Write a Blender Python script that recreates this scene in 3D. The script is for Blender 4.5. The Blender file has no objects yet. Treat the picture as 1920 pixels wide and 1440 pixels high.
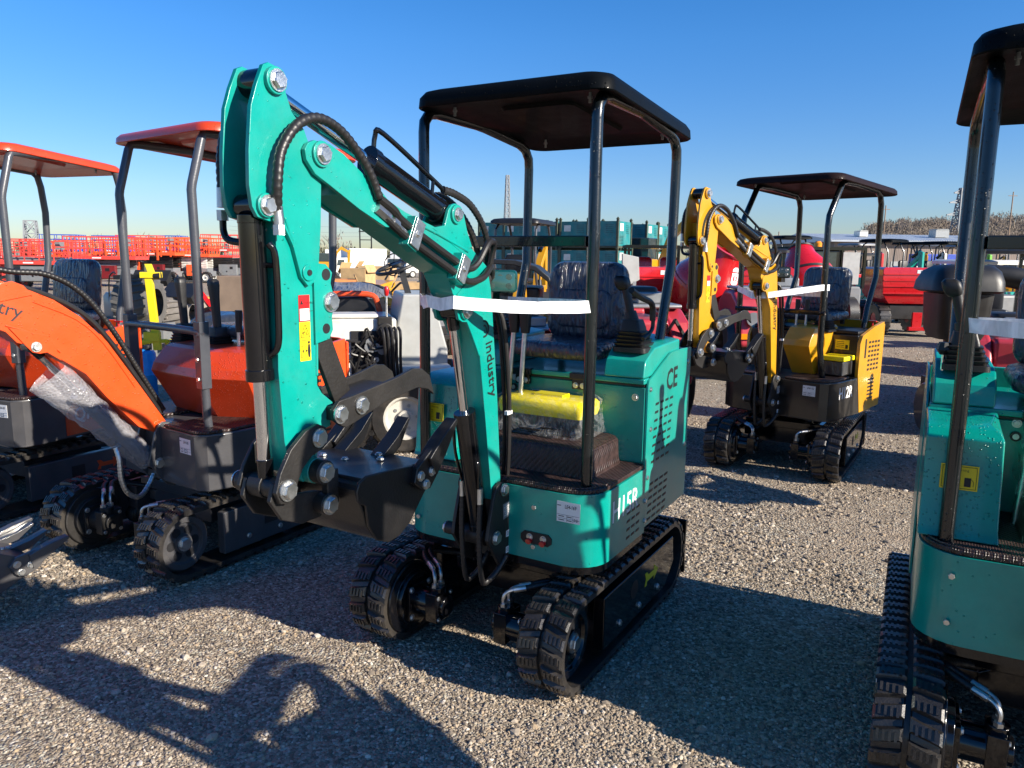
import bpy, bmesh, math, random
import numpy as np
from mathutils import Vector, Matrix
random.seed(7)
SC = bpy.context.scene
COL = SC.collection
PI = math.pi
R = math.radians

# ------------------------------------------------------------------ helpers
class G:
    mir = False
    f = staticmethod(lambda v: Vector(v))      # local-frame mapping used by B.build

def plain(v): return Vector(v)
def mirror(v): return Vector((-v[0], v[1], v[2]))

def rr(x0, x1, y0, y1, r, n=5):
    pts = []
    for cx, cy, a0 in ((x1-r, y1-r, 0), (x0+r, y1-r, 90), (x0+r, y0+r, 180), (x1-r, y0+r, 270)):
        for i in range(n+1):
            a = R(a0 + 90*i/n)
            pts.append((cx+r*math.cos(a), cy+r*math.sin(a)))
    return pts

def smooth_path(pts, sub=6):
    P = [Vector(p) for p in pts]
    if len(P) < 3 or sub < 2: return P
    out = []
    Q = [2*P[0]-P[1]] + P + [2*P[-1]-P[-2]]
    for i in range(1, len(Q)-2):
        a, b, c, d = Q[i-1], Q[i], Q[i+1], Q[i+2]
        for k in range(sub):
            t = k/sub
            out.append(0.5*((2*b)+(c-a)*t+(2*a-5*b+4*c-d)*t*t+(3*b-a-3*c+d)*t*t*t))
    out.append(P[-1])
    return out

class B:
    def __init__(s): s.v = []; s.f = []; s.mi = []; s.m = 0
    def face(s, idx): s.f.append(idx); s.mi.append(s.m)
    def add(s, vs, fs):
        o = len(s.v); s.v += [Vector(v) for v in vs]
        for f in fs: s.face([o+i for i in f])
    def box(s, x0, x1, y0, y1, z0, z1):
        s.add([(x, y, z) for z in (z0, z1) for y in (y0, y1) for x in (x0, x1)],
              [(0,2,3,1),(4,5,7,6),(0,1,5,4),(2,6,7,3),(0,4,6,2),(1,3,7,5)])
        return s
    def obox(s, c, a, b, d):
        c, a, b, d = map(Vector, (c, a, b, d))
        s.add([c+i*a+j*b+k*d for k in (-1,1) for j in (-1,1) for i in (-1,1)],
              [(0,2,3,1),(4,5,7,6),(0,1,5,4),(2,6,7,3),(0,4,6,2),(1,3,7,5)])
        return s
    def beam(s, p, q, w, h=None, up=(0,0,1)):
        p, q = Vector(p), Vector(q); h = h or w
        d = (q-p); L = d.length; d.normalize(); up = Vector(up)
        if abs(d.dot(up)) > .95: up = Vector((0,1,0))
        r = d.cross(up).normalized(); u = r.cross(d)
        return s.obox((p+q)/2, d*L/2, r*w/2, u*h/2)
    def prism(s, poly, ax, lo, hi):
        def P(a, b, c): return ((c,a,b),(a,c,b),(a,b,c))[ax]
        n = len(poly)
        s.add([P(a,b,lo) for a,b in poly]+[P(a,b,hi) for a,b in poly],
              [tuple(range(n)), tuple(range(2*n-1, n-1, -1))]+[(i,(i+1)%n,n+(i+1)%n,n+i) for i in range(n)])
        return s
    def loft(s, rings, cap=True, close=True):
        n = len(rings[0]); vs = [p for r in rings for p in r]; fs = []
        for k in range(len(rings)-1):
            for i in range(n if close else n-1):
                j = (i+1) % n
                fs.append((k*n+i, k*n+j, (k+1)*n+j, (k+1)*n+i))
        if cap: fs += [tuple(range(n)), tuple(range(len(vs)-1, len(vs)-n-1, -1))]
        s.add(vs, fs); return s
    def cyl(s, p, q, r0, r1=None, n=18, ph=0):
        r1 = r0 if r1 is None else r1
        p, q = Vector(p), Vector(q); d = (q-p).normalized()
        a = d.orthogonal().normalized(); b = d.cross(a)
        ring = lambda c, r: [c+a*r*math.cos(2*PI*i/n+ph)+b*r*math.sin(2*PI*i/n+ph) for i in range(n)]
        return s.loft([ring(p, r0), ring(q, r1)])
    def lathe(s, p, d, prof, n=24):
        cap = prof[0][0] == 0 and prof[0][1] < .01 or prof[-1][1] > .01 and prof[0][1] < .01
        p, d = Vector(p), Vector(d).normalized(); a = d.orthogonal().normalized(); b = d.cross(a)
        return s.loft([[p+d*h+(a*math.cos(2*PI*i/n)+b*math.sin(2*PI*i/n))*max(r,1e-4) for i in range(n)] for h, r in prof], cap=cap)
    def tube(s, pts, r, n=10, sub=1, rib=0):
        P = smooth_path(pts, sub) if sub > 1 else [Vector(p) for p in pts]
        if rib:                                     # spiral-guard hose: resample and ripple the radius
            L = [0]
            for i in range(1, len(P)): L.append(L[-1]+(P[i]-P[i-1]).length)
            k = max(4, int(L[-1]/rib*3)); Q = []
            j = 0
            for i in range(k+1):
                t = L[-1]*i/k
                while j < len(L)-2 and L[j+1] < t: j += 1
                w = (t-L[j])/max(1e-6, L[j+1]-L[j]); Q.append(P[j].lerp(P[j+1], w))
            P = Q
        rings = []; a = None
        for i, p in enumerate(P):
            d = (P[min(i+1,len(P)-1)]-P[max(i-1,0)]).normalized()
            if a is None: a = d.orthogonal().normalized()
            else:
                a = (a-d*a.dot(d)).normalized()
            b = d.cross(a); rad = r*(1.0 if not rib else (1.03, 1.03, .90)[i % 3])
            rings.append([p+(a*math.cos(2*PI*k/n)+b*math.sin(2*PI*k/n))*rad for k in range(n)])
        return s.loft(rings)
    def slab(s, o, u, v, w, h, t, r, bev, n=5):
        o, u, v = Vector(o), Vector(u).normalized(), Vector(v).normalized(); nn = u.cross(v)
        rings = []
        for off, ins in ((0, bev), (bev*.3, bev*.3), (bev, 0), (t-bev, 0), (t-bev*.3, bev*.3), (t, bev)):
            rings.append([o+nn*off+u*a+v*b for a, b in rr(-w/2+ins, w/2-ins, -h/2+ins, h/2-ins, max(.004, r-ins*.5), n)])
        return s.loft(rings)
    def ball(s, c, r, n=10, sc=(1,1,1)):
        c = Vector(c)
        rings = []
        for i in range(n+1):
            t = PI*i/n
            rings.append([c+Vector((max(1e-4, math.sin(t))*math.cos(2*PI*k/(2*n))*r*sc[0], max(1e-4, math.sin(t))*math.sin(2*PI*k/(2*n))*r*sc[1], math.cos(t)*r*sc[2])) for k in range(2*n)])
        return s.loft(rings)
    def build(s, name, mats, parent=None, bevel=0, ang=35, seg=2):
        me = bpy.data.meshes.new(name)
        bm = bmesh.new()
        vs = [bm.verts.new(G.f(v)) for v in s.v]
        for f, m in zip(s.f, s.mi):
            try:
                fc = bm.faces.new([vs[i] for i in f]); fc.material_index = m; fc.smooth = True
            except ValueError: pass
        bmesh.ops.recalc_face_normals(bm, faces=bm.faces)
        bm.to_mesh(me); bm.free()
        me.set_sharp_from_angle(angle=R(ang))
        for m in (mats if isinstance(mats, (list, tuple)) else [mats]): me.materials.append(m)
        o = bpy.data.objects.new(name, me); COL.objects.link(o)
        if parent: o.parent = parent
        if bevel:
            md = o.modifiers.new('Bevel', 'BEVEL'); md.width = bevel; md.segments = seg
            md.limit_method = 'ANGLE'; md.angle_limit = R(40); md.harden_normals = True
        return o

def tag(o, label=None, cat=None, group=None, kind=None):
    if label: o['label'] = label
    if cat: o['category'] = cat
    if group: o['group'] = group
    if kind: o['kind'] = kind
    return o
def empty(name, loc, rz=0, label=None, cat=None, group=None):
    o = bpy.data.objects.new(name, None); COL.objects.link(o)
    o.location = loc; o.rotation_euler = (0, 0, rz); o.empty_display_size = .2
    return tag(o, label, cat, group)
def copy_tree(o, parent=None):
    c = o.copy(); COL.objects.link(c)
    if parent: c.parent = parent
    for ch in [x for x in o.children]: copy_tree(ch, c)
    return c
def put(o, x, y, z, rz, label, sc=1):
    o.location = (x, y, z); o.rotation_euler = (0, 0, R(rz)); o.scale = (sc,)*3; o['label'] = label
    return o

_tc = {}
def text(parent, name, s, mat, o, rt, up, size, ext=.0008, align='LEFT', shear=0, wide=1, bold=0):
    key = (s, align, shear, bold)
    if key not in _tc:
        c = bpy.data.curves.new('t', 'FONT'); c.body = s; c.size = 1; c.align_x = align; c.resolution_u = 2; c.shear = shear
        c.offset = bold
        ob = bpy.data.objects.new('t', c)
        me = bpy.data.meshes.new_from_object(ob)
        _tc[key] = ([v.co.copy() for v in me.vertices], [tuple(p.vertices) for p in me.polygons])
        bpy.data.objects.remove(ob)
    vs, fs = _tc[key]
    o, rt, up = Vector(o), Vector(rt).normalized(), Vector(up).normalized()
    b = B(); b.add([o+rt*v.x*size*wide+up*v.y*size for v in vs], fs)
    return b.build(name, mat, parent)

def plate(parent, name, mat, o, rt, up, w, h, t=.0012, out=None, r=.0):
    o, rt, up = Vector(o), Vector(rt).normalized(), Vector(up).normalized(); nn = Vector(out).normalized()
    b = B(); b.obox(o, rt*w/2, up*h/2, nn*t/2)
    return b.build(name, mat, parent)

# ------------------------------------------------------------------ materials
def newmat(name):
    m = bpy.data.materials.new(name); m.use_nodes = True
    nt = m.node_tree; return m, nt, nt.nodes['Principled BSDF']
def N(nt, t, **k):
    n = nt.nodes.new(t)
    for a, b in k.items():
        if hasattr(n, a): setattr(n, a, b)
        else: n.inputs[a.replace('_', ' ')].default_value = b
    return n
def ramp(nt, fac, stops):
    r = nt.nodes.new('ShaderNodeValToRGB'); e = r.color_ramp.elements
    while len(e) < len(stops): e.new(.5)
    for x, (p, c) in zip(e, stops): x.position = p; x.color = (*c, 1) if len(c) == 3 else c
    nt.links.new(fac, r.inputs[0]); return r.outputs[0]

def paint(name, col, rough=.35, metal=0, coat=0, var=.12, bump=.02, scale=9, dew=0, dust=0, crough=.08, spec=.5):
    m, nt, p = newmat(name); L = nt.links.new
    tc = N(nt, 'ShaderNodeTexCoord'); ns = N(nt, 'ShaderNodeTexNoise', Scale=scale, Detail=5.0, Roughness=.6)
    L(tc.outputs['Object'], ns.inputs['Vector'])
    c0 = tuple(max(0, c*(1-var)) for c in col); c1 = tuple(min(1, c*(1+var)) for c in col)
    out = ramp(nt, ns.outputs['Fac'], [(.3, c0), (.7, c1)])
    if dust:
        n2 = N(nt, 'ShaderNodeTexNoise', Scale=3.3, Detail=8.0, Roughness=.7); L(tc.outputs['Object'], n2.inputs['Vector'])
        f = ramp(nt, n2.outputs['Fac'], [(.45, (0,0,0)), (.75, (dust,)*3)])
        mx = N(nt, 'ShaderNodeMix', data_type='RGBA'); L(f, mx.inputs[0]); L(out, mx.inputs[6]); mx.inputs[7].default_value = (.30, .25, .19, 1)
        out = mx.outputs[2]
    L(out, p.inputs['Base Color'])
    rr_ = N(nt, 'ShaderNodeMapRange'); L(ns.outputs['Fac'], rr_.inputs[0]); rr_.inputs[3].default_value = rough*.75; rr_.inputs[4].default_value = rough*1.3
    L(rr_.outputs[0], p.inputs['Roughness'])
    p.inputs['Metallic'].default_value = metal; p.inputs['Specular IOR Level'].default_value = spec
    p.inputs['Coat Weight'].default_value = coat; p.inputs['Coat Roughness'].default_value = crough
    bp = N(nt, 'ShaderNodeBump', Strength=bump*5, Distance=.004)
    n3 = N(nt, 'ShaderNodeTexNoise', Scale=scale*14, Detail=2.0); L(tc.outputs['Object'], n3.inputs['Vector'])
    L(n3.outputs['Fac'], bp.inputs['Height']); norm = bp.outputs[0]
    if dew:                                          # water droplets: small raised round beads
        vo = N(nt, 'ShaderNodeTexVoronoi', Scale=95.0); L(tc.outputs['Object'], vo.inputs['Vector'])
        hr = N(nt, 'ShaderNodeMapRange', interpolation_type='SMOOTHSTEP'); L(vo.outputs['Distance'], hr.inputs[0])
        hr.inputs[1].default_value = .36; hr.inputs[2].default_value = .12
        sep = N(nt, 'ShaderNodeSeparateColor'); L(vo.outputs['Color'], sep.inputs[0])
        gt = N(nt, 'ShaderNodeMath', operation='GREATER_THAN'); L(sep.outputs[0], gt.inputs[0]); gt.inputs[1].default_value = 1-dew
        mu = N(nt, 'ShaderNodeMath', operation='MULTIPLY'); L(hr.outputs[0], mu.inputs[0]); L(gt.outputs[0], mu.inputs[1])
        b2 = N(nt, 'ShaderNodeBump', Strength=1.0, Distance=.003); L(mu.outputs[0], b2.inputs['Height']); L(norm, b2.inputs['Normal']); norm = b2.outputs[0]
    L(norm, p.inputs['Normal'])
    return m

def wrapmat(name, col, coat=1, rough=.45, sx=26, strength=.9, dist=.012):
    m, nt, p = newmat(name); L = nt.links.new
    tc = N(nt, 'ShaderNodeTexCoord'); mp = N(nt, 'ShaderNodeMapping'); L(tc.outputs['Object'], mp.inputs[0]); mp.inputs['Scale'].default_value = (sx, sx*.5, sx*.22)
    ns = N(nt, 'ShaderNodeTexNoise', Scale=1.0, Detail=4.0, Distortion=1.6); L(mp.outputs[0], ns.inputs['Vector'])
    L(ramp(nt, ns.outputs['Fac'], [(.35, tuple(c*.8 for c in col)), (.75, tuple(c*1.3 for c in col))]), p.inputs['Base Color'])
    p.inputs['Roughness'].default_value = rough; p.inputs['Coat Weight'].default_value = coat; p.inputs['Coat Roughness'].default_value = .1
    bp = N(nt, 'ShaderNodeBump', Strength=strength, Distance=dist); L(ns.outputs['Fac'], bp.inputs['Height'])
    L(bp.outputs[0], p.inputs['Normal']); L(bp.outputs[0], p.inputs['Coat Normal'])
    return m

TEAL = paint('teal paint', (.0, .272, .224), .3, coat=.3, var=.10, dew=.03, dust=.10)
TEALW = paint('teal paint with dew', (.0, .265, .215), .3, coat=.5, var=.06, dew=.5)
TEALD = paint('dark teal plastic', (.003, .06, .055), .25, coat=.6, dew=.5)
ORANGE = paint('orange paint', (.70, .068, .008), .32, coat=.4, var=.07, dew=.08, dust=.06)
ORANGEP = paint('orange plastic', (.54, .046, .008), .35, coat=.4, var=.06, dew=.5)
YELLOW = paint('yellow paint', (.55, .265, .010), .33, coat=.5, var=.06)
YDECAL = paint('yellow decal', (.80, .62, .01), .4)
YLID = paint('yellow lid under film', (.86, .70, .005), .3, coat=.6, bump=.06, scale=10, var=.05)
RED = paint('red paint', (.50, .008, .012), .28, coat=.6, var=.06)
REDF = paint('dull red fender', (.42, .03, .045), .4, coat=.3, var=.08)
REDDECAL = paint('red decal', (.68, .01, .012), .4)
WHITE = paint('white label', (.78, .78, .77), .5, var=.03)
OFFWHITE = paint('off white paint', (.66, .65, .60), .4, coat=.2, var=.08, dust=.5)
BLACK = paint('black gloss paint', (.004, .004, .005), .13, coat=.3, var=.2, bump=0, crough=.05)
BUCKETB = paint('bucket black paint', (.005, .005, .006), .38, coat=.12, var=.3, bump=.04, dust=.03)
BLACKM = paint('black plate with mill scale', (.014, .013, .0125), .45, var=.25, bump=.05, dust=.04)
BLACKP = paint('black plastic', (.012, .012, .013), .45, var=.2)
INK = paint('black ink', (.01, .01, .012), .5)
POSTB = paint('black tube', (.004, .006, .007), .25, coat=.5, var=.2, bump=.02, dew=.2)
POSTG = paint('charcoal tube', (.055, .058, .068), .35, coat=.4, var=.1)
CHAR = paint('charcoal body paint', (.050, .050, .055), .4, coat=.3, var=.12, dust=.1)
SKIRTB = paint('black body paint', (.014, .013, .012), .3, coat=.5, var=.15, dust=.06)
RUBBER = paint('track rubber', (.013, .012, .012), .42, var=.3, bump=.06, scale=16, dust=.16, coat=.35)
HOSE = paint('black hose', (.014, .013, .013), .42, var=.15)
ZINC = paint('zinc plated steel', (.62, .62, .60), .32, metal=1, var=.15, bump=.05, scale=30)
CHROME = paint('chrome rod', (.72, .72, .73), .12, metal=1, var=.03, bump=0)
STEELG = paint('grey steel', (.30, .31, .32), .4, metal=.6, var=.1)
GREYP = paint('grey paint', (.17, .18, .19), .45, coat=.1, var=.1, dust=.25)
LGREY = paint('light grey paint', (.36, .37, .36), .45, coat=.1, var=.08, dust=.25)
BLUEP = paint('blue paint', (.02, .06, .40), .4, coat=.3)
GREENP = paint('lime green paint', (.14, .45, .03), .4, coat=.3)
SCORANGE = paint('red orange lift paint', (.80, .10, .025), .45, coat=.1, var=.12)
SCRED = paint('red lift paint', (.66, .06, .045), .45, coat=.1, var=.12)
TANBOX = paint('cardboard', (.52, .34, .16), .8, var=.15)
WOODP = paint('weathered plywood', (.27, .19, .13), .8, var=.2, scale=4)
ROOFM = paint('brown canopy plastic', (.017, .010, .010), .5, coat=.02, var=.15, dew=.35, spec=.05)
CANB = paint('black canopy plastic', (.004, .005, .006), .45, coat=.02, var=.2, dew=.3, spec=.04)
SEATN = wrapmat('navy seat under clear film', (.018, .026, .050), rough=.6, sx=30, strength=1, dist=.03)
FILM = wrapmat('dark film', (.035, .037, .04), rough=.3, sx=20)
FILMG = wrapmat('grey cloudy film', (.17, .175, .19), rough=.3, sx=14, dist=.03)
STRAPW = wrapmat('white strap', (.86, .86, .87), coat=.2, rough=.4, sx=30, strength=.08)
CRATE = paint('teal crate paint', (.008, .18, .19), .5, var=.3, dust=.3, scale=2.5)
RUSTY = paint('rusty green post', (.06, .07, .045), .6, var=.4)
GLASSD = paint('dark glass', (.03, .045, .05), .08, coat=.5, var=.2, bump=0)
AMBER = paint('amber lens', (.85, .25, .005), .2, coat=.5)
SKYBLUE = paint('blue plastic', (.01, .25, .62), .4, coat=.3)

def checker_mat():
    m, nt, p = newmat('brown checkered rubber mat'); L = nt.links.new
    tc = N(nt, 'ShaderNodeTexCoord'); w = N(nt, 'ShaderNodeTexWave', Scale=26.0, wave_type='BANDS', bands_direction='DIAGONAL')
    w2 = N(nt, 'ShaderNodeTexWave', Scale=40.0, bands_direction='X'); ns = N(nt, 'ShaderNodeTexNoise', Scale=40.0)
    for n in (w, w2, ns): L(tc.outputs['Object'], n.inputs['Vector'])
    mu = N(nt, 'ShaderNodeMath', operation='MULTIPLY'); L(w.outputs[1], mu.inputs[0]); L(w2.outputs[1], mu.inputs[1])
    L(ramp(nt, ns.outputs['Fac'], [(.3, (.020, .011, .010)), (.7, (.052, .030, .027))]), p.inputs['Base Color'])
    bp = N(nt, 'ShaderNodeBump', Strength=.7, Distance=.006); L(mu.outputs[0], bp.inputs['Height']); L(bp.outputs[0], p.inputs['Normal'])
    p.inputs['Roughness'].default_value = .42
    return m
MAT = checker_mat()

def bubble_mat():
    m, nt, p = newmat('clear bubble wrap'); L = nt.links.new
    tc = N(nt, 'ShaderNodeTexCoord'); vo = N(nt, 'ShaderNodeTexVoronoi', Scale=85.0); L(tc.outputs['Object'], vo.inputs['Vector'])
    ns = N(nt, 'ShaderNodeTexNoise', Scale=14.0, Detail=4.0); L(tc.outputs['Object'], ns.inputs['Vector'])
    ad = N(nt, 'ShaderNodeMath', operation='MULTIPLY_ADD'); L(ns.outputs['Fac'], ad.inputs[0]); ad.inputs[1].default_value = -2.5; L(vo.outputs['Distance'], ad.inputs[2])
    bp = N(nt, 'ShaderNodeBump', Strength=1.0, Distance=.004, invert=True); L(ad.outputs[0], bp.inputs['Height'])
    p.inputs['Base Color'].default_value = (.50, .49, .52, 1); p.inputs['Roughness'].default_value = .2
    p.inputs['Alpha'].default_value = .36; p.inputs['Coat Weight'].default_value = .6
    L(bp.outputs[0], p.inputs['Normal']); L(bp.outputs[0], p.inputs['Coat Normal'])
    al = ramp(nt, vo.outputs['Distance'], [(.15, (.26,)*3), (.55, (.42,)*3)]); L(al, p.inputs['Alpha'])
    return m
BUBBLE = bubble_mat()
def clearfilm():
    m, nt, p = newmat('clear film'); L = nt.links.new
    tc = N(nt, 'ShaderNodeTexCoord'); ns = N(nt, 'ShaderNodeTexNoise', Scale=16.0, Detail=5.0, Distortion=2.0); L(tc.outputs['Object'], ns.inputs['Vector'])
    bp = N(nt, 'ShaderNodeBump', Strength=1.0, Distance=.02); L(ns.outputs['Fac'], bp.inputs['Height'])
    p.inputs['Base Color'].default_value = (.6, .62, .63, 1); p.inputs['Roughness'].default_value = .12
    L(ramp(nt, ns.outputs['Fac'], [(.4, (.04,)*3), (.7, (.26,)*3)]), p.inputs['Alpha'])
    L(bp.outputs[0], p.inputs['Normal'])
    return m
CFILM = clearfilm()
# ------------------------------------------------------------------ bolts (one shared mesh per size and axis)
_bm = {}
def bolt(parent, p, ax, r, mat=None, washer=True):
    key = (ax, round(r, 4), washer, G.mir)
    if key not in _bm:
        b = B(); d = Vector(ax); keep = G.f; G.f = staticmethod(mirror if G.mir else plain)
        h = r*.72
        if washer: b.cyl((0,0,0), d*r*.22, r*1.28, n=18)
        b.cyl(d*(r*.2 if washer else 0), d*(h*.86), r, n=6); b.cyl(d*h*.86, d*h, r, r*.90, n=6)
        o = b.build('bolt', ZINC); G.f = staticmethod(keep)
        for f_ in o.data.polygons: f_.use_smooth = False
        _bm[key] = o.data; bpy.data.objects.remove(o)
    o = bpy.data.objects.new('bolt', _bm[key]); COL.objects.link(o); o.parent = parent
    o.location = G.f(p)
    return o

def scale_poly(P, cx, cy, k): return [(cx+(a-cx)*k, cy+(b-cy)*k) for a, b in P]

def track_loop(n, r, y0, y1, zc):
    """centre line of a track: list of (y, z, ny, nz)"""
    out = []; L = 2*(y1-y0)+2*PI*r
    for i in range(n):
        t = L*i/n
        if t < y1-y0: out.append((y0+t, zc+r, 0, 1))
        elif t < y1-y0+PI*r:
            a = (t-(y1-y0))/r; out.append((y1+r*math.sin(a), zc+r*math.cos(a), math.sin(a), math.cos(a)))
        elif t < 2*(y1-y0)+PI*r: out.append((y1-(t-(y1-y0)-PI*r), zc-r, 0, -1))
        else:
            a = (t-2*(y1-y0)-PI*r)/r; out.append((y0-r*math.sin(a), zc-r*math.cos(a), -math.sin(a), -math.cos(a)))
    return out

STICK_BOX = [(1.472,1.83),(1.481,1.674),(1.48,1.606),(1.491,1.274),(1.474,1.249),(1.433,1.217),(1.446,1.15),(1.498,1.141),(1.505,1.03),(1.554,1.013),(1.595,1.046),(1.616,1.138),(1.628,1.333),(1.621,1.516),(1.62,1.70),(1.64,1.86),(1.52,1.87)]
STICK_BUMP = [(1.50,1.606),(1.454,1.603),(1.430,1.58),(1.437,1.551),(1.428,1.522),(1.427,1.491),(1.435,1.457),(1.432,1.423),(1.447,1.398),(1.50,1.388)]
HEAD = [(1.635,2.085),(1.603,2.079),(1.587,2.057),(1.582,2.024),(1.564,1.981),(1.524,1.944),(1.490,1.872),(1.468,1.81),(1.474,1.70),(1.485,1.60),(1.500,1.556),(1.526,1.545),(1.55,1.57),(1.575,1.65),(1.61,1.71),(1.65,1.708),(1.687,1.717),(1.702,1.741),(1.709,1.791),(1.706,1.873),(1.694,1.976),(1.675,2.028),(1.652,2.077)]
BOOM_BOX = [(1.40,1.890),(1.326,1.852),(1.252,1.815),(1.105,1.76),(0.94,1.718),(0.77,1.668),(0.735,1.655),(0.635,1.592),(0.608,1.514),(0.596,1.436),(0.556,1.108),(0.526,0.77),(0.525,0.70),(0.588,0.70),(0.638,1.025),(0.69,1.33),(0.73,1.42),(0.80,1.46),(0.850,1.50),(0.869,1.535),(0.892,1.570),(0.989,1.607),(1.224,1.715),(1.338,1.759),(1.40,1.79)]
BOOM_TIP = [(1.540,1.893),(1.528,1.910),(1.505,1.920),(1.449,1.917),(1.397,1.898),(1.326,1.857),(1.26,1.826),(1.20,1.78),(1.20,1.71),(1.224,1.710),(1.338,1.755),(1.447,1.808),(1.505,1.835),(1.535,1.868)]
BOOM_EAR = [(0.97,1.718),(0.90,1.728),(0.878,1.781),(0.860,1.797),(0.838,1.803),(0.812,1.797),(0.79,1.775),(0.765,1.71),(0.735,1.66),(0.80,1.64)]
BOOM_FEAR = [(0.68,1.53),(0.76,1.545),(0.83,1.50),(0.832,1.44),(0.822,1.412),(0.80,1.402),(0.772,1.400),(0.745,1.36),(0.718,1.318),(0.69,1.27),(0.66,1.35)]
BRACKET = [(0.609,0.724),(0.59,0.757),(0.565,0.768),(0.538,0.762),(0.489,0.731),(0.474,0.621),(0.472,0.531),(0.495,0.438),(0.523,0.409),(0.564,0.428),(0.656,0.557),(0.645,0.607)]
LINK_UP = [(1.50,1.162),(1.53,1.176),(1.575,1.165),(1.63,1.125),(1.668,1.07),(1.686,1.02),(1.672,.988),(1.645,.982),(1.618,.995),(1.610,1.03),(1.59,1.065),(1.555,1.092),(1.51,1.105),(1.492,1.13)]
LINK_LO = [(1.675,1.04),(1.69,.995),(1.65,.935),(1.58,.905),(1.51,.905),(1.48,.935),(1.485,.972),(1.53,.985),(1.60,.995),(1.64,1.05)]
THUMB = [(1.446,1.155),(1.475,1.175),(1.480,1.205),(1.455,1.228),(1.40,1.234),(1.203,1.262),(1.12,1.280),(1.075,1.274),(1.035,1.248),(1.012,1.182),(1.045,1.203),(1.098,1.216),(1.25,1.196),(1.396,1.155),(1.429,1.148)]
BSIDE = [(1.482,.985),(1.470,1.010),(1.44,1.022),(1.34,1.016),(1.228,1.003),(1.17,.96),(1.155,.925),(1.249,.828),(1.298,.803),(1.347,.798),(1.401,.822),(1.436,.876),(1.446,.935),(1.478,.955)]

def bucket(p, mat):
    b = B(); arc = [(1.475,.99),(1.462,.945),(1.446,.91),(1.436,.876),(1.401,.825),(1.347,.80),(1.298,.804),(1.249,.828),(1.162,.928),(1.13,.975)]
    inner = scale_poly(arc, 1.30, .95, .93)
    b.prism(arc+inner[::-1], 0, -.185, .17)
    b.prism(BSIDE, 0, .17, .18); b.prism(BSIDE, 0, -.195, -.185)
    b.prism([(1.45,1.0),(1.445,1.014),(1.14,.998),(1.14,.984)], 0, -.184, .169)
    b.tube([(-.184,1.452,.985),(.169,1.452,.985)], .02)
    bk = b.build('bucket', mat, p, bevel=.004)
    for x in (-.15, .005):
        t = B(); t.loft([[(x+dx*w, y+dz*.4*h, z+dz*h) for dx, dz in ((-1,-1),(1,-1),(1,1),(-1,1))] for (y, z, w, h) in ((1.19,.985,.026,.016),(1.11,1.035,.026,.017),(1.055,1.10,.024,.005))])
        t.build('tooth', mat, bk, bevel=.002)
    for x0, x1 in ((.178,.20),(-.215,-.193)):
        t = B(); t.prism([(1.25,.955),(1.235,1.0),(1.14,1.055),(1.10,1.045),(1.12,.97),(1.17,.92),(1.21,.925)], 0, x0, x1)
        xc = (x0+x1)/2
        t.loft([[(xc+dx*w, y+dz*.6*h, z+dz*h) for dx, dz in ((-1,-1),(1,-1),(1,1),(-1,1))] for (y, z, w, h) in ((1.17,.99,.024,.03),(1.11,1.05,.024,.022),(1.04,1.115,.022,.006))])
        sc = t.build('side_cutter', mat, bk, bevel=.004)
        if x0 > 0:
            for y, z in ((1.222,.972),(1.195,.94),(1.165,.975)): bolt(sc, (x1,y,z), (1,0,0), .013)
    for x, y in ((-.16,1.40),(-.10,1.40),(-.12,1.30),(-.02,1.42),(-.03,1.30),(.06,1.24),(.02,1.20)):
        bolt(bk, (x, y, 1.008), (0,0,1), .010)
    return bk

def hyd(parent, a, b_, k, r, rr_, name='hydraulic_cylinder', head=.05):
    a, b_ = Vector(a), Vector(b_); d = b_-a
    b = B(); b.cyl(a+d*.03, a+d*k, r, n=28); b.cyl(a+d*(k-.03), a+d*(k+.012), r*1.10, n=28)
    b.cyl(a+Vector((-head,0,0))*.8, a+Vector((head,0,0))*.8, r*.8, n=20)
    b.cyl(a+d*.03, a+d*.06, r*1.04, n=28)
    c = b.build(name, BLACK, parent, bevel=.002)
    q = B(); q.cyl(a+d*(k+.01), b_-d.normalized()*.035, rr_, n=24); rod = q.build('rod', CHROME, c)
    q = B(); q.cyl(b_-Vector((head,0,0))*.8, b_+Vector((head,0,0))*.8, r*.72, n=20); q.cyl(b_-d.normalized()*.07, b_, rr_*1.15, r*.6, n=20)
    q.build('rod_eye', BLACK, c, bevel=.002)
    return c

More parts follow.
